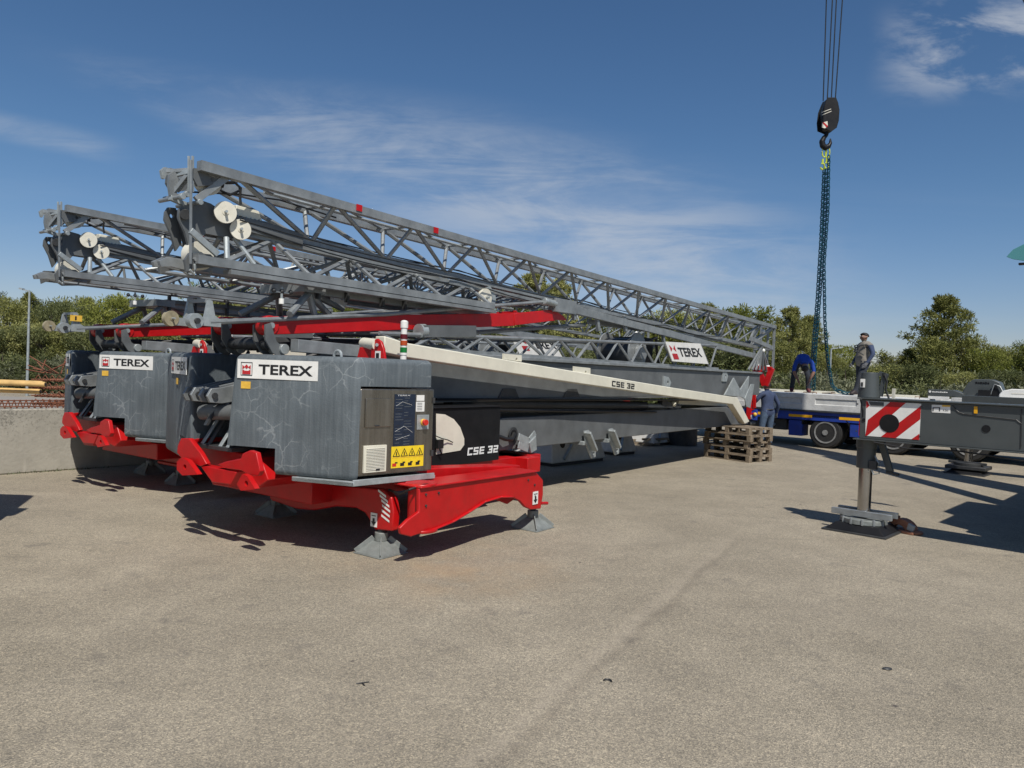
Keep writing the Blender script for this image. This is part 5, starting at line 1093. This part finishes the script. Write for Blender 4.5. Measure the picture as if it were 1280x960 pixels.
# brown wedge
wp = at_z(1122, 665); wr_ = thing('chain_wedge', 'curved reddish brown wedge lying against the near outrigger foot', 'wedge', wp, MR - .2)
s = G(); arc = [V(.02 + .17 * math.cos(t), 0, .165 * math.sin(t)) for t in [math.pi * (.92 - .82 * i / 9) for i in range(10)]]; inn = [V(.0 + .09 * math.cos(t), 0, .09 * math.sin(t)) for t in [math.pi * (.92 - .82 * i / 9) for i in range(10)]]
s.prism(arc + inn[::-1], (0, .13, 0), 'brown'); s.box((-.13, -.04, 0), (.20, .18, .035), 'brown'); s.ball(V(.20, .07, .02), .055, 'brown', 10, (1, 1.6, .5)); s.prism([V(.10, -.004, .05), V(.17, -.004, .03), V(.19, -.004, .10), V(.12, -.004, .13)], (0, .05, 0), 'conc'); s.build('wedge_body', wr_, .008)
s = G(); s.pipe([V(-.20, -.04, .05), V(-.16, -.05, .12), V(-.08, -.03, .15), V(.0, .02, .17), V(-.02, .05, .12)], .028, 'rust', 8); s.ball(V(-.16, -.05, .09), .05, 'rust', 8, (1, 1, .8)); s.build('rope_knot', wr_)
# ---- box truck standing just beyond the left edge of the picture (its shadow falls into the corner)
vn = thing('box_truck', 'white box truck parked outside the left edge, its shadow reaching the corner by the wall', 'truck', (-6.27, 4.35, 0), 0)
g = G(); g.box((-1.1, -4, 1.0), (1.1, .9, 3.3), 'vanw'); g.build('cargo_box', vn, .03)
g = G(); g.hexa([V(-1.1, 1.05, .5), V(1.1, 1.05, .5), V(1.1, 3.1, .5), V(-1.1, 3.1, .5), V(-1.05, 1.05, 3.0), V(1.05, 1.05, 3.0), V(1.0, 2.75, 3.0), V(-1.0, 2.75, 3.0)], 'vanw'); g.build('cab', vn, .12)
g = G(); g.bar(V(1.05, 2.0, 2.5), V(1.2, 2.15, 2.55), .04, .04, 'black'); g.box((1.12, 2.1, 2.1), (1.34, 2.2, 2.6), 'black'); g.build('mirror', vn, .02)
g = G(); g.box((-1.0, -4, .7), (1.0, 1.0, .95), 'dark'); g.build('frame', vn)
for xx in (-1.1, .8):
    for yy in (-2.4, 2.0): g = G(); g.tube((xx, yy, .48), (xx + .3, yy, .48), .48, 'tyre', 28); t_ = g.build('tyre', vn, .02); s = G(); s.tube((xx - .01, yy, .48), (xx + .31, yy, .48), .26, 'rim', 16); s.build('rim', t_)

# ================================================================== LAMP POSTS
def lamp(px, ptop, pb, Yd, arm, lab):
    b_ = at_y(px, 480, Yd); b_ = V(b_.x, b_.y, 0); zt_ = at_y(px, ptop, Yd).z; r_ = thing('street_lamp', lab, 'street lamp', b_, 0)
    s = G(); s.tube((0, 0, 0), (0, 0, zt_), .06, 'galv', 10, .04); s.build('pole', r_); s = G(); s.bar((0, 0, zt_), (arm, 0, zt_ + .06), .05, .05, 'galv'); s.bar((arm, 0, zt_ + .07), (arm * 1.6, 0, zt_ + .10), .16, .07, 'galv'); s.build('lamp_head', r_)
lamp(34, 364, 475, 31, -.25, 'thin grey lamp post in front of the trees at the far left')
lamp(1037, 436, 490, 37, .35, 'distant lamp post with a short arm behind the chain sling')

# ================================================================== PEOPLE
def person(lab, loc, rz, J, E, hairm, mats, extra=None):
    """J: name->(co, radius); E: (a, b, material)"""
    names = list(J); idx = {n: i for i, n in enumerate(names)}
    me = bpy.data.meshes.new('person'); me.from_pydata([J[n][0] for n in names], [(idx[a], idx[b_]) for a, b_, _ in E], [])
    o = bpy.data.objects.new('person', me); COL.objects.link(o)
    sk = o.modifiers.new('s', 'SKIN'); sk.use_smooth_shade = True
    for n in names:
        r_ = J[n][1]; r_ = r_ if isinstance(r_, tuple) else (r_, r_); me.skin_vertices[0].data[idx[n]].radius = r_
    me.skin_vertices[0].data[0].use_root = True
    ss = o.modifiers.new('u', 'SUBSURF'); ss.levels = ss.render_levels = 2
    dg = bpy.context.evaluated_depsgraph_get(); dg.update(); m2 = bpy.data.meshes.new_from_object(o.evaluated_get(dg)); bpy.data.objects.remove(o)
    m2.name = 'body'; m2.materials.clear(); ml = []
    for _, _, m in E:
        if m not in ml: ml.append(m); m2.materials.append(M[m])
    S = [(Vector(J[a][0]), Vector(J[b_][0]), ml.index(m), J[a][1], J[b_][1]) for a, b_, m in E]
    for p in m2.polygons:
        c = p.center; best = 9e9
        for a, b_, k, ra, rb_ in S:
            d = b_ - a; t = max(0, min(1, (c - a).dot(d) / max(d.length_squared, 1e-9))); r_ = (ra[0] if isinstance(ra, tuple) else ra) * (1 - t) + (rb_[0] if isinstance(rb_, tuple) else rb_) * t
            q = (c - a - d * t).length - r_
            if q < best: best = q; p.material_index = k
        p.use_smooth = True
    root = thing('person', lab, 'person', loc, rz); b = bpy.data.objects.new('body', m2); COL.objects.link(b); b.parent = root
    hd = Vector(J['head'][0]); hu = (hd - Vector(J['neck'][0])).normalized(); f = Vector(extra['face']).normalized()
    s = G(); n = 14; vs = []; rr = .094; rn = random.Random(1); f = (f - hu * f.dot(hu)).normalized(); sd = hu.cross(f)
    # hair cap: top, back and sides, open over the face
    rows = []
    for i in range(8):
        row = []
        for k in range(20):
            q = 2 * math.pi * k / 20; front = math.cos(q); lim = .70 + 1.25 * (1 - front) / 2; t = i / 7 * lim
            dd = hu * math.cos(t) + (f * math.cos(q) + sd * math.sin(q)) * math.sin(t)
            row.append(hd + hu * .012 + V(dd.x, dd.y, dd.z) * (rr + rn.uniform(0, .005)) - f * .006)
        rows.append(row)
    vs = [v for r_ in rows for v in r_]; fs = [(i * 20 + k, (i + 1) * 20 + k, (i + 1) * 20 + (k + 1) % 20, i * 20 + (k + 1) % 20) for i in range(7) for k in range(20)]
    s.add(vs, fs, hairm); s.build('hair', root, 0, 80)
    s = G()
    for sgn in (1, -1): s.ball(hd + sd * sgn * .034 + f * .083 + hu * .012, .0115, 'white', 8); s.ball(hd + sd * sgn * .034 + f * .0925 + hu * .012, .0055, 'ink', 6); s.bar(hd + sd * sgn * .018 + f * .094 + hu * .032, hd + sd * sgn * .052 + f * .084 + hu * .030, .008, .007, 'hair')
    s.bar(hd - sd * .022 + f * .088 - hu * .052, hd + sd * .022 + f * .088 - hu * .052, .008, .007, 'brown'); s.build('face_features', root)
    for nm, gg in (extra.get('parts') or []): gg.build(nm, root, .004)
    return root
def hand(J, E, wr, base, d, side, m, pre):
    """palm and five fingers; d: direction along the hand, side: direction towards the thumb"""
    d = Vector(d).normalized(); side = Vector(side).normalized(); n = d.cross(side).normalized(); b = Vector(base)
    J[pre + 'palm'] = (tuple(b + d * .055), (.030, .018)); E.append((wr, pre + 'palm', m)); ls = (.075, .085, .08, .062)
    for k in range(4):
        r0 = b + d * .088 + side * (.030 - .020 * k); k1 = r0 + d * ls[k] * .5; k2 = k1 + d * ls[k] * .35 + n * ls[k] * .38
        J[pre + 'a%d' % k] = (tuple(r0), .0095); J[pre + 'b%d' % k] = (tuple(k1), .009); J[pre + 'c%d' % k] = (tuple(k2), .0075)
        E += [(pre + 'palm', pre + 'a%d' % k, m), (pre + 'a%d' % k, pre + 'b%d' % k, m), (pre + 'b%d' % k, pre + 'c%d' % k, m)]
    t0 = b + d * .030 + side * .034; t1 = t0 + d * .035 + side * .020; t2 = t1 + d * .03 + n * .012
    J[pre + 't0'] = (tuple(t0), .012); J[pre + 't1'] = (tuple(t1), .010); J[pre + 't2'] = (tuple(t2), .008); E += [(pre + 'palm', pre + 't0', m), (pre + 't0', pre + 't1', m), (pre + 't1', pre + 't2', m)]
def head(J, E, neck, hd, f, m='skin'):
    hd = Vector(hd); f = Vector(f).normalized(); u = (hd - Vector(J[neck][0])).normalized(); sd = u.cross(f)
    J['jaw'] = (tuple(hd - u * .065 + f * .022), (.058, .062)); J['head'] = (tuple(hd), (.080, .092)); J['crown'] = (tuple(hd + u * .060 - f * .006), (.070, .078)); J['nose'] = (tuple(hd - u * .012 + f * .100), .011)
    E += [(neck, 'jaw', m), ('jaw', 'head', m), ('head', 'crown', m), ('head', 'nose', m)]
    for sgn, nm in ((1, 'ear1'), (-1, 'ear2')): J[nm] = (tuple(hd - u * .015 + sd * sgn * .088 - f * .005), (.009, .016)); E.append(('head', nm, m))
def standing(lab, loc, rz, shirt, trous, shoe, sleeve, armR, armL, face, mh, lean=0, leg=((.10, 0), (-.10, 0)), hgt=1.0, parts=None, belly=0, wd=1.15):
    J = {}; E = []
    J['pelvis'] = ((0, 0, .93), (.155, .115)); J['waist'] = ((0, .01 + lean * .3, 1.06), (.150, .115 + belly)); J['chest'] = ((0, lean, 1.27), (.175, .125 + belly * .4)); J['should'] = ((0, lean, 1.40), (.135, .085)); J['neck'] = ((0, lean + .01, 1.485), (.058, .060))
    E += [('pelvis', 'waist', shirt), ('waist', 'chest', shirt), ('chest', 'should', shirt), ('should', 'neck', shirt)]
    head(J, E, 'neck', (0, lean + .03, 1.61), face)
    for s_, nm, (fx, fy) in ((1, 'R', leg[0]), (-1, 'L', leg[1])):
        J['hip' + nm] = ((s_ * .095, 0, .86), (.098, .100)); J['knee' + nm] = ((fx * .95 + s_ * .01, fy * .55 + .03, .48), (.068, .070)); J['ank' + nm] = ((fx, fy, .10), (.056, .058)); J['toe' + nm] = ((fx + s_ * .02, fy + .15, .045), (.042, .036)); J['heel' + nm] = ((fx, fy - .04, .045), (.040, .040))
        E += [('pelvis', 'hip' + nm, trous), ('hip' + nm, 'knee' + nm, trous), ('knee' + nm, 'ank' + nm, trous), ('ank' + nm, 'toe' + nm, shoe), ('ank' + nm, 'heel' + nm, shoe)]
    for s_, nm, (el, wr, hm) in ((1, 'R', armR), (-1, 'L', armL)):
        J['sh' + nm] = ((s_ * .185, lean, 1.375), (.066, .066)); J['el' + nm] = (el, (.050, .048)); J['wr' + nm] = (wr, (.036, .034))
        E += [('should', 'sh' + nm, shirt), ('sh' + nm, 'el' + nm, sleeve), ('el' + nm, 'wr' + nm, sleeve)]
        d = Vector(wr) - Vector(el); hand(J, E, 'wr' + nm, Vector(wr) + d.normalized() * .02, d, (-s_ * .4, 1, 0), hm, 'h' + nm)
    r_ = person(lab, loc, rz, J, E, 'hair', None, dict(face=face, parts=parts)); r_.scale = (hgt * wd, hgt * wd, hgt); return r_
# worker on the ground, back to the camera (local +Y is where he faces)
loc = at_y(958, 553, 19.8); loc.z = 0
pt = G(); pt.pipe([V(.15 * math.cos(t), .02 + .125 * math.sin(t), .985) for t in [2 * math.pi * i / 16 for i in range(16)]], .016, 'dark', 6, True)
standing('worker in navy shirt seen from behind beside the pallets, reaching towards the red linkage', loc, R(22), 'navycloth', 'jean', 'boot', 'navycloth',
         ((.29, -.02, 1.12), (.32, .06, .90), 'glove'), ((-.30, .10, 1.16), (-.27, .34, 1.10), 'skin'), (-.1, 1, -.1), .0, lean=.03, leg=((.11, .02), (-.10, .05)), hgt=1.0, parts=[('belt', pt)])
# standing man on the slab, facing left
loc = at_y(1077, 494, 20.3); loc.z = 1.43
hs_ = G(); hs_.pipe([V(-.18, .05, 1.38), V(-.10, .13, 1.36), V(.05, .16, 1.30), V(.17, .10, 1.20), V(.18, 0, 1.17)], .018, 'dark', 6); hs_.pipe([V(.17, .0, 1.40), V(.12, .14, 1.36), V(-.02, .18, 1.22), V(-.17, .10, 1.10)], .014, 'dark', 6)
standing('worker standing on the slabs in taupe shirt with dark sleeves, looking left', loc, R(98), 'taupe', 'darkcloth', 'boot', 'navycloth',
         ((.28, -.06, 1.12), (.21, .08, .93), 'glove'), ((-.28, -.04, 1.13), (-.24, .06, .90), 'glove'), (-.1, 1, 0), .0, lean=-.03, leg=((.10, -.05), (-.13, .22)), hgt=1.0, belly=.05, wd=1.28, parts=[('shoulder_strap', hs_)])
# bending man
J = {}; E = []
J['pelvis'] = ((0, -.12, .86), (.150, .125)); J['waist'] = ((0, .04, .98), (.150, .125)); J['chest'] = ((0, .30, .98), (.185, .135)); J['should'] = ((0, .43, .90), (.145, .10)); J['neck'] = ((0, .52, .80), (.06, .06))
E += [('pelvis', 'waist', 'darkcloth'), ('waist', 'chest', 'bluecloth'), ('chest', 'should', 'bluecloth'), ('should', 'neck', 'bluecloth')]
head(J, E, 'neck', (0, .58, .69), (0, -.3, -1))
for s_, nm in ((1, 'R'), (-1, 'L')):
    J['hip' + nm] = ((s_ * .11, -.10, .80), (.100, .105)); J['knee' + nm] = ((s_ * .19, .03, .46), (.074, .076)); J['ank' + nm] = ((s_ * .21, -.06, .10), (.058, .060)); J['toe' + nm] = ((s_ * .24, .10, .045), (.042, .036)); J['heel' + nm] = ((s_ * .21, -.10, .045), (.04, .04))
    E += [('pelvis', 'hip' + nm, 'darkcloth'), ('hip' + nm, 'knee' + nm, 'darkcloth'), ('knee' + nm, 'ank' + nm, 'darkcloth'), ('ank' + nm, 'toe' + nm, 'redboot'), ('ank' + nm, 'heel' + nm, 'redboot')]
    J['sh' + nm] = ((s_ * .20, .42, .86), (.070, .070)); J['el' + nm] = ((s_ * .26, .46, .60), (.050, .05)); J['wr' + nm] = ((s_ * .15, .50, .38), (.036, .036))
    E += [('should', 'sh' + nm, 'bluecloth'), ('sh' + nm, 'el' + nm, 'bluecloth'), ('el' + nm, 'wr' + nm, 'skin')]
    hand(J, E, 'wr' + nm, V(s_ * .14, .50, .36), (-s_ * .3, .1, -1), (0, 1, 0), 'skin', 'h' + nm)
loc = at_y(1000, 490, 20.5); loc.z = 1.43
person('worker in bright blue shirt bending down over the slabs beside the chains', loc, R(168), J, E, 'hair', None, dict(face=(0, -.3, -1)))

# ================================================================== TREES
def crown_mesh(name, seed, H_, Rm, kind, lm, ncl=120, per=72, ls=.14):
    rn = random.Random(seed); vs = []; fs = []; cl = []
    lobes = [(rn.uniform(-.45, .45) * Rm, rn.uniform(-.45, .45) * Rm, rn.uniform(.45, .95) * H_, rn.uniform(.35, .6) * Rm) for _ in range(7)]
    for i in range(ncl):
        if kind == 'pine':
            big_ = Rm > 3
            nb = 50 if big_ else 34; bi = i % nb; rb = random.Random(seed * 100 + bi); h = ((bi + .5) / nb) ** .85; a = bi * 2.4 + rb.uniform(-.5, .5); r_ = Rm * (1 - h) ** .72 * rb.uniform(.62, 1.25) + .14; q = rn.uniform(.08, 1.0) ** .6; a += rn.uniform(-.22, .22) / max(q, .4)
            c = V(math.cos(a) * r_ * q, math.sin(a) * r_ * q, H_ * (.14 + .84 * h) + r_ * (q * q * .30 - .12) + rn.uniform(-.12, .12)); cr_ = rn.uniform(.18, .33) * (1.15 - .45 * h) if big_ else rn.uniform(.22, .42) * (1.15 - .45 * h)
        elif kind == 'round':
            l = rn.choice(lobes); d = V(rn.gauss(0, 1), rn.gauss(0, 1), rn.gauss(0, .8)).normalized(); c = V(l[0], l[1], l[2]) + d * l[3] * rn.uniform(.6, 1.0); cr_ = rn.uniform(.28, .52)
            if rn.random() < .35: a = rn.uniform(0, 6.28); q = rn.uniform(.3, 1) * Rm; c = V(math.cos(a) * q, math.sin(a) * q, rn.uniform(.1, .5) * H_)
        else:
            a = rn.uniform(0, 6.283); q = rn.random() ** .5; h = rn.random(); c = V(math.cos(a) * q * Rm, math.sin(a) * q * Rm, H_ * (.08 + .85 * h * (1 - .45 * q))); cr_ = rn.uniform(.22, .42)
        c.z = min(c.z, H_ - cr_ * .5); cl.append((c, cr_))
    for c, cr_ in cl:
        for k in range(per):
            d = V(rn.gauss(0, 1), rn.gauss(0, 1), rn.gauss(0, .75)); d = d.normalized() * cr_ * rn.uniform(.25, 1) ** .6; p = c + d
            if p.z < .05: p.z = .05 + rn.random() * .2
            ax_ = (d.normalized() + V(rn.gauss(0, .6), rn.gauss(0, .6), rn.gauss(.35, .6))).normalized(); sd = ax_.cross(V(rn.gauss(0, 1), rn.gauss(0, 1), rn.gauss(0, 1))).normalized(); l = ls * rn.uniform(.6, 1.3); w_ = l * .30; o = len(vs)
            vs += [p - sd * w_ * .5, p + sd * w_ * .5, p + sd * w_ * .35 + ax_ * l, p - sd * w_ * .35 + ax_ * l]; fs.append((o, o + 1, o + 2, o + 3))
    me = bpy.data.meshes.new(name); me.from_pydata([tuple(v) for v in vs], [], fs); me.materials.append(M[lm]); return me, cl
def tree_proto(kind, seed, H_, Rm, lm, **k):
    me, cl = crown_mesh('crown', seed, H_, Rm, kind, lm, **k); rn = random.Random(seed); g = G(); lean = V(rn.uniform(-.25, .25), rn.uniform(-.2, .2), 0)
    p = [V(0, 0, 0), V(0, 0, H_ * .3) + lean * .5, V(0, 0, H_ * .6) + lean, V(0, 0, H_ * .92) + lean * .6]; rr = [.16, .12, .07, .02]
    sc = 1 if kind != 'shrub' else .35
    for i in range(3): g.tube(p[i], p[i + 1], rr[i] * sc, 'bark', 8, rr[i + 1] * sc)
    for c, cr_ in rn.sample(cl, 22): b_ = V(0, 0, max(.15, c.z * .62)) + lean * .6; m_ = b_.lerp(c, .55) + Z * .1; g.tube(b_, m_, .04 * sc, 'bark', 5, .025 * sc); g.tube(m_, c, .025 * sc, 'bark', 5, .008)
    tk = g.build('trunk', None, 0, 60); return me, tk.data, tk, H_
PR = {'pineC': tree_proto('pine', 17, 6.8, 3.2, 'leafp', ncl=330, per=56), 'pineA': tree_proto('pine', 1, 6.5, 2.3, 'leafp', ncl=230), 'pineB': tree_proto('pine', 8, 6.0, 2.1, 'leafp', ncl=170), 'rndA': tree_proto('round', 3, 5.0, 2.6, 'leafg', ncl=180), 'rndB': tree_proto('round', 14, 5.0, 2.4, 'leafp', ncl=170), 'rndC': tree_proto('round', 21, 4.8, 2.6, 'leafd', ncl=170),
      'shA': tree_proto('shrub', 5, 2.2, 1.7, 'leafd', ncl=130, ls=.12), 'shB': tree_proto('shrub', 6, 1.8, 1.5, 'leafs', ncl=120, ls=.11)}
for v in PR.values(): bpy.data.objects.remove(v[2])
KN = {'pineC': ('pine_tree', 'broad spreading pine'), 'pineA': ('pine_tree', 'pointed pine'), 'pineB': ('pine_tree', 'slender pine'), 'rndA': ('broad_tree', 'bright green bushy pine'), 'rndB': ('broad_tree', 'rounded pine'), 'rndC': ('broad_tree', 'dark green bushy tree'), 'shA': ('shrub', 'dark green shrub'), 'shB': ('shrub', 'grey green shrub')}
TC = {}
def tree(kind, px, ptop, Yd, wide=1.0, where=''):
    me, tm, _, H_ = PR[kind]; p = at_y(px, ptop, Yd); hgt = p.z; s_ = hgt / H_
    key = (kind, where); TC[key] = TC.get(key, 0) + 1
    nm, desc = KN[kind]; lab = desc + ' ' + where
    r_ = thing(nm, lab, 'shrub' if kind[:2] == 'sh' else 'tree', (p.x, p.y, 0), random.uniform(0, 6.28), (desc + 's ' + where)); 
    for n2, m in (('crown', me), ('trunk', tm)): o = bpy.data.objects.new(n2, m); COL.objects.link(o); o.parent = r_
    r_.scale = (s_ * wide, s_ * wide, s_); return r_
rt_ = random.Random(9)
# left row
for px, pt_, k in [(-60, 372, 'rndB'), (-25, 368, 'rndC'), (6, 374, 'rndB'), (38, 367, 'pineB'), (62, 380, 'rndC'), (84, 374, 'rndB'), (112, 374, 'pineB'), (140, 371, 'rndA'), (168, 378, 'rndB'), (192, 380, 'rndC')]:
    tree(k, px, pt_, 44 + rt_.uniform(-2, 4), .88, 'in the row at the far left')
for px, pt_, k in [(-40, 420, 'rndC'), (0, 415, 'rndC'), (30, 405, 'rndB'), (60, 412, 'rndC'), (95, 405, 'rndB'), (125, 410, 'rndC'), (160, 412, 'rndC'), (195, 415, 'rndB')]:
    tree(k, px, pt_, 39 + rt_.uniform(-1, 1), 1.05, 'in the lower row at the far left')
for i in range(16): tree('shB' if i % 3 else 'shA', -50 + i * 17, 446 + rt_.uniform(-12, 12), 35 + rt_.uniform(-.5, 1), 1.2, 'along the verge at the far left')
# behind the cranes
for px, pt_, k in [(222, 383, 'rndB'), (262, 362, 'rndA'), (296, 345, 'pineC'), (335, 362, 'rndB'), (370, 376, 'rndA'), (412, 372, 'rndB'), (455, 372, 'rndA'), (500, 388, 'rndC'), (540, 384, 'rndB'), (585, 392, 'rndC'), (628, 380, 'rndA'), (668, 341, 'pineC'), (697, 350, 'pineB'), (735, 392, 'rndC'), (775, 398, 'rndB'), (815, 396, 'rndA'), (850, 392, 'rndB'), (885, 380, 'pineC'), (915, 386, 'rndA'), (945, 396, 'rndB')]:
    tree(k, px, pt_, 45 + rt_.uniform(-3, 5), 1.05, 'behind the folded cranes')
for i in range(14): tree('rndC' if i % 2 else 'shA', 215 + i * 55, 432 + rt_.uniform(-6, 8), 38 + rt_.uniform(-1, 2), 1.5, 'low behind the folded cranes')
# right
R1 = tree('pineC', 988, 384, 43, .95, 'behind the blue trailer'); R1['label'] = 'tall pine with a split top right of the lattice end, behind the chain sling'
R2 = tree('pineB', 1012, 396, 44, 1.1, 'behind the blue trailer'); R2['label'] = 'slender pine close behind the bending worker and chains'
R3 = tree('pineC', 1183, 370, 42, 1.12, 'at the right'); R3['label'] = 'tallest pointed pine at the right, above the sloping dark cowl'
for px, pt_, k, w_ in [(1038, 444, 'rndB', .9), (1062, 434, 'rndA', 1.0), (1094, 462, 'rndC', .9), (1120, 448, 'rndB', .85), (1138, 436, 'pineA', 1.3), (1156, 424, 'rndB', .8), (1208, 418, 'rndB', .8), (1226, 440, 'rndA', .8), (1243, 434, 'rndB', .8), (1262, 452, 'rndC', .8), (1283, 430, 'rndA', .9), (1312, 432, 'rndB', 1.2), (1345, 440, 'rndA', 1.2), (968, 430, 'rndB', 1.2)]:
    tree(k, px, pt_, 41 + rt_.uniform(-1.5, 3), w_, 'behind the trailer at the right')
for i in range(24): tree(('shB', 'shA', 'rndC', 'shB', 'rndB')[i % 5], 950 + i * 17 + rt_.uniform(-6, 6), 466 + rt_.uniform(-10, 9), 36 + rt_.uniform(-1, 3), rt_.uniform(1.0, 1.5), 'in the hedge behind the trailer')
# ================================================================== LIGHT, SKY, CAMERA
w = bpy.data.worlds.new('World'); scene.world = w; w.use_nodes = True; nt = w.node_tree; L = nt.links
bg = nt.nodes['Background']; sky = nd(nt, 'ShaderNodeTexSky', sky_type='NISHITA'); sky.sun_disc = False
SUN = V(.19, -.72, 1).normalized(); sky.sun_elevation = math.asin(SUN.z); sky.sun_rotation = math.atan2(SUN.x, SUN.y)
sky.air_density = 1.0; sky.dust_density = .35; sky.ozone_density = 5.0; sky.altitude = 100
tc = nd(nt, 'ShaderNodeTexCoord'); sx = nd(nt, 'ShaderNodeSeparateXYZ'); L.new(tc.outputs['Generated'], sx.inputs[0])
def mth(op, a, b=None, c=None):
    n = nd(nt, 'ShaderNodeMath', operation=op)
    for i, x in enumerate((a, b, c)):
        if x is None: continue
        if isinstance(x, (int, float)): n.inputs[i].default_value = x
        else: L.new(x, n.inputs[i])
    return n.outputs[0]
def sm(x, a, b, lo=0, hi=1):
    n = nd(nt, 'ShaderNodeMapRange', interpolation_type='SMOOTHSTEP'); n.inputs[1].default_value = a; n.inputs[2].default_value = b; n.inputs[3].default_value = lo; n.inputs[4].default_value = hi; L.new(x, n.inputs[0]); return n.outputs[0]
ys = mth('MAXIMUM', sx.outputs[1], .05); U = mth('DIVIDE', sx.outputs[0], ys); Vv = mth('DIVIDE', sx.outputs[2], ys)
cmb = nd(nt, 'ShaderNodeCombineXYZ'); L.new(U, cmb.inputs[0]); L.new(Vv, cmb.inputs[1])
def noi(scale, rot, st, det=7, rough=.6, dist=.3):
    mp = nd(nt, 'ShaderNodeMapping'); mp.inputs['Rotation'].default_value = (0, 0, R(rot)); mp.inputs['Scale'].default_value = (*st, 1); L.new(cmb.outputs[0], mp.inputs[0])
    n = nd(nt, 'ShaderNodeTexNoise'); n.inputs['Scale'].default_value = scale; n.inputs['Detail'].default_value = det; n.inputs['Roughness'].default_value = rough; n.inputs['Distortion'].default_value = dist; L.new(mp.outputs[0], n.inputs['Vector']); return n.outputs[0]
wisp = mth('ADD', mth('MULTIPLY', noi(3.6, 24, (.8, 5.0), 8, .66, .6), .62), mth('MULTIPLY', noi(4.2, -38, (1.2, 4.2), 7, .65, .5), .38)); soft = noi(3.0, 10, (1, 2.2), 5)
# main cirrus band: line falling to the right, broader there
line = mth('SUBTRACT', Vv, mth('MULTIPLY_ADD', U, -.27, .225)); wd = sm(U, -.7, .15, .026, .125)
b1 = mth('MULTIPLY', sm(mth('DIVIDE', mth('ABSOLUTE', line), wd), 0.1, 1.25, 1, 0), mth('MULTIPLY', sm(U, -.72, -.4), sm(U, .22, .55, 1, 0)))
c1 = mth('MULTIPLY', mth('MULTIPLY', b1, sm(U, -.65, -.05, .42, 1.0)), mth('ADD', mth('MULTIPLY', sm(wisp, .40, .62), .42), mth('MULTIPLY', sm(soft, .30, .68), .22)))
# small streak on the left
l2 = mth('SUBTRACT', Vv, mth('MULTIPLY_ADD', U, -.17, .185)); b2 = mth('MULTIPLY', sm(mth('ABSOLUTE', l2), .004, .026, 1, 0), sm(U, -.5, -.6))
c2_ = mth('MULTIPLY', b2, mth('MULTIPLY', sm(wisp, .3, .7), .35))
# denser clouds at the upper right
l3 = mth('SUBTRACT', Vv, mth('MULTIPLY_ADD', U, .12, .385)); b3 = mth('MULTIPLY', sm(mth('ABSOLUTE', l3), .02, .085, 1, 0), sm(U, .45, .56))
c3 = mth('MULTIPLY', b3, mth('MULTIPLY', sm(noi(7, -18, (1, 2.4), 7, .62), .42, .66), .62))
b4 = mth('MULTIPLY', sm(Vv, .0, .25, 1, 0), .05)
thin = mth('MULTIPLY', mth('MULTIPLY', sm(noi(2.2, 4, (.5, 5), 6), .45, .8), sm(Vv, .05, .35, 1, 0)), .16)
tot = mth('MINIMUM', mth('ADD', mth('ADD', mth('ADD', c1, c2_), mth('ADD', c3, b4)), thin), .85)
lowt = nd(nt, 'ShaderNodeMix', data_type='RGBA', blend_type='MULTIPLY'); lowt.inputs[7].default_value = (1.02, .93, 1.0, 1); L.new(sm(Vv, .0, .32, 1, 0), lowt.inputs[0]); L.new(sky.outputs[0], lowt.inputs[6])
hs = nd(nt, 'ShaderNodeHueSaturation'); hs.inputs['Saturation'].default_value = 1.12; hs.inputs['Value'].default_value = 1.0; L.new(lowt.outputs[2], hs.inputs['Color'])
mx_ = nd(nt, 'ShaderNodeMix', data_type='RGBA'); L.new(tot, mx_.inputs[0]); L.new(hs.outputs[0], mx_.inputs[6]); mx_.inputs[7].default_value = (6.6, 7.0, 7.6, 1)
L.new(mx_.outputs[2], bg.inputs[0]); bg.inputs[1].default_value = .062
sl = bpy.data.lights.new('sun', 'SUN'); sl.energy = 3.6; sl.angle = R(.53); sl.color = (1, .955, .88)
so = bpy.data.objects.new('sun', sl); COL.objects.link(so); so.rotation_euler = SUN.to_track_quat('Z', 'Y').to_euler()
cd = bpy.data.cameras.new('camera'); cam = bpy.data.objects.new('camera', cd); COL.objects.link(cam)
cd.sensor_width = 36; cd.lens = FPX / 1280 * 36; cd.clip_end = 3000; cd.clip_start = .05
fw = V(0, cp, -sp); up = V(0, sp, cp); rt = V(1, 0, 0); ri = rt * cr + up * sr; ui = up * cr - rt * sr
mw = Matrix((ri, ui, -fw)).transposed().to_4x4(); mw.translation = CAM; cam.matrix_world = mw
scene.camera = cam
scene.view_settings.view_transform = 'Standard'; scene.view_settings.look = 'None'; scene.view_settings.exposure = .40; scene.view_settings.gamma = 1
scene.render.engine = 'CYCLES'; scene.cycles.max_bounces = 5; scene.cycles.diffuse_bounces = 3; scene.cycles.transparent_max_bounces = 6
